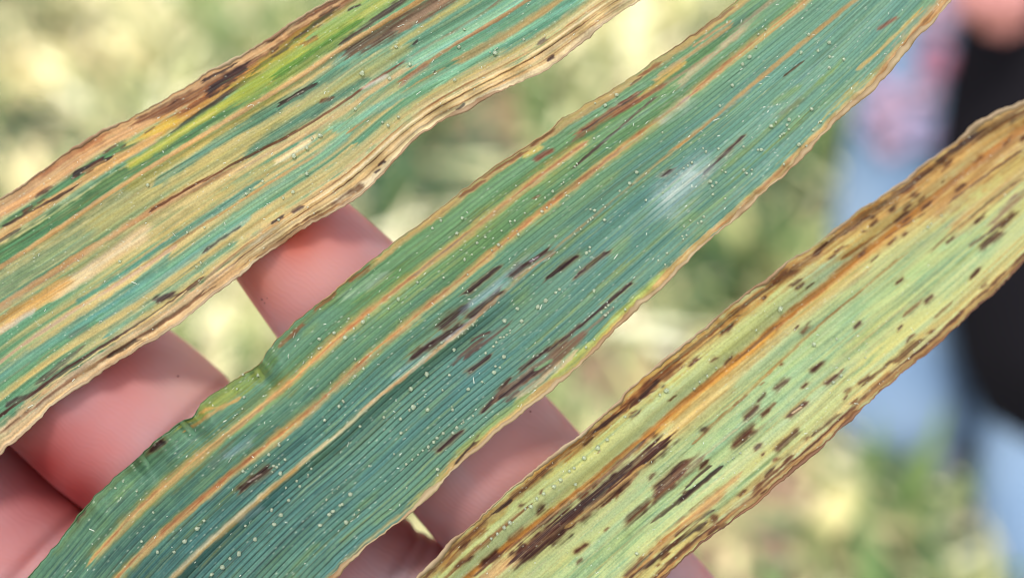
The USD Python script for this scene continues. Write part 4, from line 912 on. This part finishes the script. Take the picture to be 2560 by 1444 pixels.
def surf_point(i, x, y):
    S, T, N, XY, V, n, d, nrm, o = SURF[i]
    q = np.array([x, y]) - o
    r_ = int(np.clip(np.searchsorted(S[:, 0], q @ d), 1, NS - 2))
    a, b = N[r_, 0], N[r_, -1]
    c_ = int(np.clip((q @ nrm - a) / (b - a), 0, 1) * (NT - 1))
    return V[r_, c_], n[r_, c_]


PXM = APER / FOCAL / 2560 * 0.1205
for i in (1, 2, 3):
    for x, y, dia in BEADS[i]:
        p, nn = surf_point(i, x, y)
        r_ = dia * 0.56 * PXM
        v = np.array(ico.vertices) * (1 + 0.12 * rng.normal(size=(len(ico.vertices), 1))) * r_ * rng.uniform(0.85, 1.15, 3)
        v = v + p + nn * r_ * 0.45
        add("droplet", (v, ico.faces), bead_mat, leaf_prims[i], smooth=True)
# flecks of scurf and hairs: too small to pick apart
for i, cnt in ((1, 180), (2, 420), (3, 100)):
    S, T, N, XY, V, n, d, nrm, o = SURF[i]
    parts = []
    for _ in range(cnt):
        r_, c_ = rng.integers(5, NS - 5), rng.integers(8, NT - 8)
        p, nn = V[r_, c_], n[r_, c_]
        e1 = V[r_ + 1, c_] - V[r_, c_]; e1 /= np.linalg.norm(e1); e2 = np.cross(nn, e1)
        a = rng.normal(0, 0.6); u_ = e1 * math.cos(a) + e2 * math.sin(a); w_ = np.cross(nn, u_)
        l_, b_ = rng.uniform(0.03, 0.16) * 1e-3, rng.uniform(0.02, 0.05) * 1e-3
        if rng.random() < 0.06:
            l_ *= 2.5
        h_ = 0.00004
        q = np.array([p - u_ * l_ - w_ * b_, p + u_ * l_ - w_ * b_ * .5, p + u_ * l_ * .7 + w_ * b_, p - u_ * l_ + w_ * b_, p + nn * h_ * 1.6]) + nn * 0.00001
        parts.append((q, np.array([[0, 1, 4], [1, 2, 4], [2, 3, 4], [3, 0, 4]])))
    tag(add("scurf", join(parts), flake_mat, leaf_prims[i], smooth=False), kind="stuff")


# ------------------------------------------------------------------ the hand that holds them
def sweep(path, radii, flat=1.0, nr=72, side=None, bulge=None):
    """A closed tapered tube with round ends along path (n, 3)."""
    p = np.asarray(path, float)
    t = np.gradient(p, axis=0); t /= np.linalg.norm(t, axis=1, keepdims=True)
    b = np.cross(t, side); b /= np.linalg.norm(b, axis=1, keepdims=True); a = np.cross(b, t)
    ang = np.arange(nr) * 2 * np.pi / nr
    rr = np.asarray(radii)[:, None] * np.ones(nr)
    if bulge is not None:
        rr = rr * bulge(np.linspace(0, 1, len(p))[:, None], ang[None])
    v = p[:, None] + rr[..., None] * (np.cos(ang)[None, :, None] * b[:, None] + flat * np.sin(ang)[None, :, None] * a[:, None])
    n = len(p)
    f = grid_quads(n, nr, True)
    vv = np.vstack([v.reshape(-1, 3), p[:1], p[-1:]])
    i0 = np.arange(nr); i1 = (i0 + 1) % nr
    tri = np.vstack([f[:, [0, 1, 2]], f[:, [0, 2, 3]], np.c_[np.full(nr, n * nr), i1, i0], np.c_[np.full(nr, n * nr + 1), (n - 1) * nr + i0, (n - 1) * nr + i1]])
    m = trimesh.Trimesh(vv, tri, process=False)
    if m.volume < 0:
        m.invert()
    return m


def to_manifold(m):
    return m3.Manifold(m3.Mesh(np.ascontiguousarray(m.vertices, np.float32), np.ascontiguousarray(m.faces, np.uint32)))


def ball(p, r):
    return m3.Manifold.sphere(r, 32).translate(tuple(map(float, p)))


def chain_hull(pts_r):
    out = None
    for (p, r), (q, s) in zip(pts_r[:-1], pts_r[1:]):
        h = m3.Manifold.batch_hull([ball(p, r), ball(q, s)])
        out = h if out is None else out + h
    return out


FPX = 0.9 / 2560       # per px at depth 1
SURFACE_D = 0.1222     # where the pads touch the back of the leaves


def finger(pts, joints, seed):
    """pts: (px, py, radius px) from tip to knuckle; joints: distances (mm from the tip) of the flexion creases."""
    pts = np.array(pts, float)
    ctr = []
    for x, y, r in pts:
        dd = SURFACE_D / (1 - r * FPX)
        ctr.append(np.r_[at(x, y, dd), r * FPX * dd])
    ctr = np.array(ctr)
    arc = np.r_[0, np.cumsum(np.linalg.norm(np.diff(ctr[:, :3], axis=0), axis=1))]
    s = np.linspace(0, arc[-1], 260)
    tip = ctr[0, 3]
    q = np.stack([np.interp(s, arc, ctr[:, k]) for k in range(4)], 1)
    ker = np.hanning(31); ker /= ker.sum()
    q = np.stack([np.convolve(np.pad(q[:, k], 15, mode="reflect", reflect_type="odd"), ker, "valid") for k in range(4)], 1)
    # round tip: extend
    dirn = q[0, :3] - q[6, :3]; dirn /= np.linalg.norm(dirn)
    th = np.linspace(0.04, math.pi / 2, 40)[:-1]
    cap = q[0, :3] + dirn * (np.cos(th) * tip * 1.05)[:, None]
    path = np.vstack([cap, q[:, :3]]); rad = np.r_[tip * np.sin(th), q[:, 3]]
    ss = np.r_[-(np.cos(th) * tip), s]
    for j in joints:                                                                # flexion creases and the pads between them
        for o_, a_, w_ in ((0, 0.045, 0.0007), (0.0016, 0.03, 0.0005)):
            rad = rad * (1 - a_ * np.exp(-((ss - j - o_) / w_) ** 2))
        rad = rad * (1 - 0.03 * np.exp(-((ss - j) / 0.005) ** 2))
    return path, rad, ss


V_SIDE = R
FA = [(655, 515, 150), (732, 607, 168), (842, 728, 188), (1000, 905, 204), (1280, 1225, 226), (1480, 1455, 236), (1760, 1770, 240)]
FB = [(40, 800, 205), (150, 905, 222), (320, 1045, 238), (560, 1232, 234), (800, 1415, 222), (1150, 1680, 245), (1560, 1990, 248)]
FC = [(-300, 1110, 195), (-190, 1205, 215), (0, 1370, 228), (250, 1580, 232), (560, 1830, 236), (1250, 2330, 240)]
FD = [(-120, 1800, 150), (60, 1930, 170), (300, 2100, 185), (700, 2360, 195), (1100, 2620, 205)]
solids = []
for pts_, jn, sd in ((FA, (0.0225, 0.047), 1), (FB, (0.024, 0.052), 2), (FC, (0.023, 0.049), 3), (FD, (0.018, 0.038), 4)):
    path, rad, ss = finger(pts_, jn, sd)
    solids.append(to_manifold(sweep(path, rad, 0.92, side=-F)))
k_ = [np.r_[at(x, y, SURFACE_D / (1 - r * FPX) + 0.004), r * FPX * 0.132] for x, y, r in (FA[-1], FB[-1], FC[-1], FD[-1])]
wrist = [at(2650, 2900, 0.150), at(2300, 3150, 0.150)]
palm = m3.Manifold.batch_hull([ball(k[:3], k[3] * 1.02) for k in k_] + [ball(w, 0.014) for w in wrist] + [ball(at(2400, 2500, 0.138), 0.014), ball(at(1700, 3000, 0.138), 0.013)])
arm = m3.Manifold.batch_hull([ball(w, 0.0145) for w in wrist] + [ball(at(4300, 4700, 0.19), 0.022), ball(at(3900, 5000, 0.19), 0.022)])
path_t = [(at(2500, 2450, 0.140), 0.014), (at(2620, 2050, 0.136), 0.0125), (at(2560, 1790, 0.132), 0.011), (at(2470, 1640, 0.131), 0.0085)]
thumb = chain_hull(path_t)
hand = solids[0]
for s_ in solids[1:] + [palm, arm, thumb]:
    hand = hand + s_
hand = hand.refine_to_length(0.0016)
hm = hand.to_mesh()
hm = trimesh.Trimesh(np.array(hm.vert_properties[:, :3], float), np.array(hm.tri_verts), process=True)
trimesh.smoothing.filter_taubin(hm, lamb=0.5, nu=0.53, iterations=10)
hv = np.array(hm.vertices)
rel = hv - C; dep = rel @ F
hx = rel @ R / dep / FPX + 1280; hy = -(rel @ U) / dep / FPX + 722
skin = lin((202, 150, 150)) * np.ones((len(hv), 1))
n1 = meshkit.fbm(hv * 160, 3, 9); n2 = meshkit.fbm(hv * 500, 2, 12)
skin = skin * np.array([1.06, 0.82, 0.78]) ** ((n1 - 0.5) * 3.6)[:, None] * (1 + 0.10 * (n2 - 0.5))[:, None]


def blush(c, x, y, r, a):  # skin redness, with light and shade painted into the same colour
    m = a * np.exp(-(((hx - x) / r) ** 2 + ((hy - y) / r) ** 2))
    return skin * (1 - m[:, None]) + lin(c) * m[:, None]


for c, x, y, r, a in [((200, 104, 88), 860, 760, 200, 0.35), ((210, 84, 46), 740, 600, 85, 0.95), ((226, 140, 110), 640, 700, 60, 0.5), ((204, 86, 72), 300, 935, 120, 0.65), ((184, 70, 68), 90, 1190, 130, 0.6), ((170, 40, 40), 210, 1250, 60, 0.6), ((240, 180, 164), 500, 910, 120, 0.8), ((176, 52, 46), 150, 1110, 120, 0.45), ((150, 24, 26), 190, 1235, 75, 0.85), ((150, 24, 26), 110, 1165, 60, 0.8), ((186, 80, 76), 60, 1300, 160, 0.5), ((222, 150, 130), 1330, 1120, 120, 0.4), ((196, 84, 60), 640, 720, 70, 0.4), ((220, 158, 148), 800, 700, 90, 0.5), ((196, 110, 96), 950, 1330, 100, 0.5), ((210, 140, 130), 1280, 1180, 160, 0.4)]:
    skin = blush(c, x, y, r, a)  # includes painted shadow under leaf one, dark finger crease and lit patches
skin_bump = ({"tc": ("texture_coordinate", {}), "mp": ("mapping", {"scale": (1.0, 1.0, 1.0)}),
              "w": ("wave_texture", {"wave_type": "bands", "bands_direction": "diagonal", "scale": 620.0, "distortion": 16.0, "detail": 3.0, "detail_scale": 0.35}),
              "n": ("noise_texture", {"scale": 1400.0, "detail": 3.0}),
              "ml": ("math", {"math_type": "multiply_add", "value2": 0.8}), "b": ("bump", {"strength": 0.22, "distance": 0.00004})},
             [("tc.object", "w.vector"), ("tc.object", "n.vector"), ("n.fac", "ml.value1"), ("w.fac", "ml.value3"), ("ml.value", "b.height"), ("b.normal", "p.normal")])
skin_mat = mat_col("skin", rough=0.5, spec=0.14, sss=0.4, bump=skin_bump)
hand_p = thing("hand", "bare hand held palm up with spread fingers behind the three leaves", "hand")
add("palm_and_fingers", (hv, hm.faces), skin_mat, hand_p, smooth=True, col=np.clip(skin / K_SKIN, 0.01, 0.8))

dirt_mat = mat_plain("dirt", (0.08, 0.04, 0.036), rough=0.9, spec=0.1)
tri_hit = hm.ray
for x, y, r_ in ((655, 748, 3.4), (662, 757, 2.4), (668, 745, 1.8), (445, 940, 2.8), (1326, 1028, 2.8)):
    ray_ = at(x, y, 1.0) - C; ray_ /= np.linalg.norm(ray_)
    loc_, _, _ = tri_hit.intersects_location([C], [ray_], multiple_hits=False)
    if len(loc_):
        v_ = np.array(ico.vertices) * r_ * FPX * 0.124 * rng.uniform(0.7, 1.2, 3)
        add("dirt_speck", (v_ + loc_[0], ico.faces), dirt_mat, hand_p, smooth=True)

# ------------------------------------------------------------------ the person crouching behind
pm_skin = mat_plain("far_skin", tuple(lin((226, 150, 142)) / 2.7), rough=0.5)
jean_mat = usdkit.material(stage, "/World/Looks/pale_denim", {
    "tc": ("texture_coordinate", {}), "n": ("noise_texture", {"scale": 14.0, "detail": 3.0}),
    "r": ("rgb_ramp", {"ramp": [(0.3, tuple(lin((140, 174, 214)) / K_BACK)), (0.7, tuple(lin((176, 204, 234)) / K_BACK))]}),
    "p": ("principled_bsdf", {"roughness": 0.85, "specular_ior_level": 0.2})},
    [("tc.object", "n.vector"), ("n.fac", "r.fac"), ("r.color", "p.base_color")], surface="p.BSDF")
dark_mat = mat_plain("black_cloth", (0.0052, 0.0046, 0.0062), rough=0.95, spec=0.06)
hair_mat = mat_plain("dark_hair", (0.02, 0.014, 0.01), rough=0.5)
shoe_mat = mat_plain("lilac_shoe", tuple(lin((186, 198, 230)) / K_BACK), rough=0.6)
flower_mats = [mat_plain("pink_thread", tuple(lin((226, 188, 216)) / K_BACK), rough=0.8), mat_plain("lilac_thread", tuple(lin((206, 194, 234)) / K_BACK), rough=0.8), mat_plain("rose_thread", tuple(lin((222, 148, 176)) / K_BACK), rough=0.8)]


def solid_mesh(man, edge=0.012, it=12):
    h = man.refine_to_length(edge).to_mesh()
    m = trimesh.Trimesh(np.array(h.vert_properties[:, :3], float), np.array(h.tri_verts), process=True)
    trimesh.smoothing.filter_taubin(m, lamb=0.5, nu=0.53, iterations=it)
    return m


def pr(px, py, d, rpx):
    return at(px, py, d), rpx * FPX * d


person = thing("person", "blurred person crouching in pale blue flowered jeans and a black jacket", "person")
legA = [pr(2255, 1010, 1.12, 190), pr(2235, 700, 1.10, 165), pr(2270, 350, 1.06, 150), pr(2330, 40, 1.03, 165)]
thighA = [legA[-1], pr(2800, 120, 1.22, 190)]
legB = [pr(2580, 1600, 0.98, 125), pr(2600, 1250, 0.99, 150), pr(2660, 900, 1.0, 170)]
thighB = [legB[-1], pr(2850, 250, 1.2, 200)]
mid = [pr(2330, 850, 1.13, 150), pr(2420, 950, 1.12, 110), pr(2600, 1080, 1.06, 150)]
trousers = chain_hull(legA) + chain_hull(thighA) + chain_hull(legB) + chain_hull(thighB) + chain_hull(mid)
tm = solid_mesh(trousers)
add("jeans", tm, jean_mat, person, smooth=True)
torso = m3.Manifold.batch_hull([ball(*pr(2640, 200, 0.98, 265)), ball(*pr(2610, 520, 0.98, 265)), ball(*pr(2700, 830, 0.98, 292)), ball(*pr(2815, 1060, 1.0, 300)), ball(*pr(2950, -300, 1.05, 300)), ball(*pr(2700, -350, 1.0, 250))])
sleeve = chain_hull([pr(2640, -420, 0.95, 170), pr(2560, -250, 0.9, 130), pr(2540, -130, 0.9, 105)])
jacket = solid_mesh(torso + sleeve)
add("jacket", jacket, dark_mat, person, smooth=True)
body = chain_hull([pr(2780, -520, 1.0, 130), pr(2760, -640, 0.98, 120)]) + chain_hull([pr(2740, -760, 0.96, 190), pr(2735, -860, 0.96, 200)])
fist = chain_hull([pr(2540, -120, 0.9, 70), pr(2510, -30, 0.9, 82)])
for k, (x0, x1, y1) in enumerate(((2440, 2436, 30), (2475, 2478, 62), (2512, 2512, 70), (2548, 2545, 55))):
    fist = fist + chain_hull([pr(x0 + 10, -40, 0.885, 30), pr(x0, 10, 0.875, 29), pr(x1, y1, 0.885, 26)])
fist = fist + chain_hull([pr(2450, -90, 0.88, 32), pr(2410, -30, 0.87, 30), pr(2425, 20, 0.87, 26)])
add("head", solid_mesh(body), pm_skin, person, smooth=True)
add("hand", solid_mesh(fist, 0.006, 6), pm_skin, person, smooth=True)
add("hair", solid_mesh(m3.Manifold.batch_hull([ball(*pr(2745, -880, 0.99, 215)), ball(*pr(2770, -780, 1.02, 190))])), hair_mat, person, smooth=True)
for (x, y, d_) in ((2250, 1075, 1.15), (2570, 1640, 0.97)):
    g = at(x, y, d_)
    add("shoe", solid_mesh(m3.Manifold.batch_hull([ball(g + [0, 0.03, 0.02], 0.04), ball(g + [0, -0.03, 0.0], 0.03), ball(g + [0, -0.05, 0.02], 0.042)])), shoe_mat, person, smooth=True)


def flower(px, py, d, rpx, m):
    """An embroidered flower: five raised petals and a centre, on the cloth that faces the camera."""
    out = None
    c = at(px, py, d); r = rpx * FPX * d
    for k in range(5):
        a = 2 * math.pi * k / 5 + px
        e = c + (R * math.cos(a) + U * math.sin(a)) * r * 0.55
        s_ = m3.Manifold.sphere(1.0, 16).scale((r * 0.45, r * 0.3, r * 0.36)).translate(tuple(map(float, e)))
        out = s_ if out is None else out + s_
    return trimesh.Trimesh(*[np.array(q) for q in ((lambda h: (h.vert_properties[:, :3], h.tri_verts))(out.to_mesh()))], process=True)


for x, y, d_, r_, m_ in ((2240, 270, 1.035, 75, 0), (2340, 150, 1.0, 55, 2), (2210, 170, 1.03, 60, 1), (2300, 330, 1.03, 60, 1), (2350, 40, 0.985, 65, 0), (2180, 300, 1.045, 50, 1), (2310, 230, 1.02, 50, 0), (2230, 360, 1.03, 50, 0)):
    q = np.array(tm.vertices); g = at(x, y, d_); ray = g - C; ray /= np.linalg.norm(ray)
    loc, _, _ = tm.ray.intersects_location([C], [ray], multiple_hits=False)
    dd = (loc[0] - C) @ F if len(loc) else d_
    add("embroidered_flower", flower(x, y, dd, r_, m_), flower_mats[m_], person, smooth=True)
